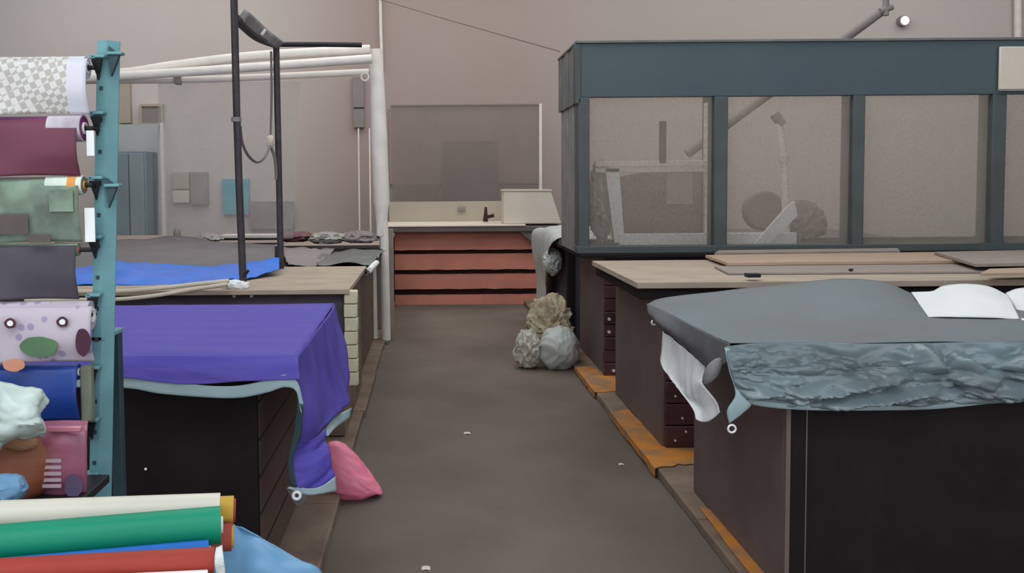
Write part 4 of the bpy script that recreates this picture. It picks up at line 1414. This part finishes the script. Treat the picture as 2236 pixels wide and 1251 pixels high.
# shelf behind rolls low: goods
tag(obj('carrier_bag', cloth(bmesh.new(), [
    PR(0, (-90, 830, 1.98), (-20, 828, 1.97), (0, 832, 1.96), (50, 840, 1.96), (92, 850, 1.97), (100, 872, 1.99)),
    PR(0, (-90, 880, 1.94), (-20, 880, 1.93), (10, 880, 1.92), (50, 885, 1.92), (80, 890, 1.94), (86, 900, 1.97)),
    PR(0, (-90, 940, 1.93), (-20, 940, 1.92), (10, 935, 1.91), (50, 930, 1.91), (84, 932, 1.93), (102, 935, 1.96)),
    PR(0, (-90, 1000, 1.97), (-30, 1000, 1.96), (0, 985, 1.95), (30, 955, 1.95), (60, 958, 1.96), (98, 955, 1.98))], 9,
    disp=lambda p, u, v: .006 * nz(p, 14, 3) + .010 * (ridge(p, 12, 12, 16, 2) - .5)), M_BAGWHITE, thick=.003),
    'crinkled mint white carrier bag hanging at the left edge below the navy roll', 'bag')
pkx = thing('pink_packet', 'dusky pink film packet with pale printed bars hanging beside the rack upright', 'packet', at(135, 1090, 2.08))
bm = cloth(bmesh.new(), [PR(0, (84, 930, 2.12), (130, 925, 2.1), (192, 925, 2.12)), PR(0, (80, 950, 2.08), (130, 948, 2.06), (190, 950, 2.08)),
                         PR(0, (78, 1020, 2.07), (130, 1020, 2.05), (190, 1020, 2.07)), PR(0, (70, 1098, 2.09), (130, 1100, 2.07), (188, 1098, 2.09))], 8,
           disp=lambda p, u, v: .004 * nz(p, 20))
obj('film', bm, M_PACK, pkx, thick=.02)
for y in (1003, 1017, 1031, 1045, 1058):
    obj('printed_bar', PB(92, y, 133, y + 7, 2.035, 2.04), M_PACKW, pkx, smooth=False)
disc_print(160, 1062, 20, 26, M_PACKB, pkx, 2.043, label='slate blot print', seed=9)
obj('header_strip', PB(100, 932, 176, 944, 2.038, 2.05), mat('glossy pink strip', (206, 130, 150), .3, .1, spec=.7), pkx, bevel=.003)
tag(obj('grey_pouch', PB(172, 800, 202, 922, 2.2, 2.225), mat('olive grey pouch', (122, 128, 112), .5, .2, 12), bevel=.006), 'narrow olive grey pouch between the navy roll and the rack upright', 'pouch')
rb_ = thing('brown_package', 'rusty brown package below the carrier bag at the left edge', 'package', at(40, 1090, 2.0))
obj('wrap', blob(at(30, 1100, 2.06), .10, .06, .085, 6, amp=.08, sub=4, crease=1.2), M_RUSTBOX, rb_)
obj('flap', blob(at(46, 985, 2.02), .040, .02, .018, 3, amp=.08, sub=4), M_TAN, rb_)
tag(obj('blue_white_bag', blob(at(10, 1102, 1.8), .045, .05, .03, 5, amp=.1, sub=4), M_PALEBLUE), 'small light blue and white bag at the left edge above the cream roll', 'bag')
# low shelf that carries the packages
sh = thing('wire_shelf', 'low dark shelf behind the rolls pile carrying the packages', 'shelf', (at(60, 1110, 2.05).x, 2.05, 0))
zsf = at(60, 1112, 1.95).z
obj('board', B(XLEFT, at(190, 1100, 2.05).x, 1.82, 2.2, zsf - .025, zsf - .004), M_BLACK, sh, bevel=.003)
for x in (XLEFT + .03, at(180, 1100, 2.05).x):
    obj('leg', B(x - .02, x, 2.1, 2.12, 0, zsf - .025), M_BLACK, sh)

# ---------------------------------------------------------------- pile of rolls in front
tbz = .845
tbl = thing('display_table', 'low table just below the photo edge carrying the front pile of oilcloth rolls', 'table', (-.9, 1.42, 0))
obj('tabletop', B(-1.6, -.42, 1.25, 1.56, tbz - .03, tbz), M_BROWNWOOD, tbl, bevel=.005)
for x in (-1.57, -.46):
    for y in (1.27, 1.51):
        obj('leg', B(x, x + .03, y, y + .03, 0, tbz - .03), M_BROWNWOOD, tbl)


def front_roll(label, r_end, l_end, Yr, Yl, r, m, core_m=None, core=.45, name='oilcloth_roll'):
    b = at(r_end[0], r_end[1], Yr)
    a = at(l_end[0], l_end[1], Yl)
    d = (a - b).normalized()
    a = b + d * 1.25
    root = thing(name, label, 'cloth roll', (b + a) / 2 - Vector((0, 0, r)), 'oilcloth rolls piled in front')
    obj('roll', hollow(bmesh.new(), a, b, r, r * core, seg=36), m, root)
    if core_m:
        obj('core', hollow(bmesh.new(), a, b - d * .004, r * core, r * core * .8, seg=28), core_m, root)
    return root


front_roll('cream oilcloth roll, topmost of the front pile', (480, 1112), (0, 1130), 1.64, 1.56, .030, M_ROLLCREAM)
front_roll('thin ochre yellow roll end sticking out behind the green roll', (510, 1114), (0, 1134), 1.70, 1.62, .0275, M_CORE, M_REDCORE, .8)
front_roll('thick shiny green oilcloth roll in the front pile', (482, 1146), (0, 1188), 1.56, 1.47, .033, M_ROLLGREEN, M_WHITE)
front_roll('red roll end showing under the ochre roll end', (506, 1172), (0, 1200), 1.66, 1.58, .026, M_REDCORE, M_CORE, .8)
front_roll('bright blue oilcloth roll between the green and rust rolls', (455, 1204), (0, 1246), 1.51, 1.42, .020, M_ROLLBLUE, M_WHITE)
front_roll('rust red oilcloth roll, below the green and blue rolls', (468, 1226), (0, 1252), 1.45, 1.38, .0235, M_ROLLRUST, M_WHITE)
front_roll('white oilcloth roll at the very bottom edge of the photo', (452, 1275), (0, 1298), 1.41, 1.33, .022, M_WHITE)
bm = cloth(bmesh.new(), [PR(1.43, (472, 1196), (484, 1190)), PR(1.42, (470, 1230), (490, 1228)), PR(1.42, (476, 1270), (492, 1268))], 5,
           disp=lambda p, u, v: .006 * nz(p, 40))
tag(obj('plastic_wrapping', bm, mat('clear crinkled film', (206, 210, 206), .3, .1, 20, .5, 60, spec=.8), thick=.002), 'crinkled clear film sticking out of the roll ends', 'wrapping')

# light blue sheet standing behind the pile
bm = bmesh.new()
Yq = 1.95
rows = [PR(0, (470, 1150, 2.05), (500, 1140, 2.02), (518, 1148, 1.98), (526, 1158, 1.94)),
        PR(0, (468, 1190, 2.02), (510, 1180, 1.95), (560, 1182, 1.93), (596, 1186, 1.95)),
        PR(0, (466, 1225, 2.0), (520, 1222, 1.92), (590, 1225, 1.91), (656, 1222, 1.95)),
        PR(0, (466, 1265, 1.98), (530, 1268, 1.90), (620, 1270, 1.89), (708, 1262, 1.95)),
        PR(0, (466, 1400, 1.96), (540, 1400, 1.88), (640, 1400, 1.86), (748, 1400, 1.95))]
low_ = [Vector((p.x, p.y, 0.03)) for p in rows[-1]]
rows.append(low_)
cloth(bm, rows, 10, disp=lambda p, u, v: .014 * nz(Vector((p.x, p.y, p.z * .4)), 14, 4))
tag(obj('blue_sheet', bm, M_PALEBLUE, thick=.003), 'light blue plastic sheet hanging in folds behind the ends of the front rolls', 'sheet')
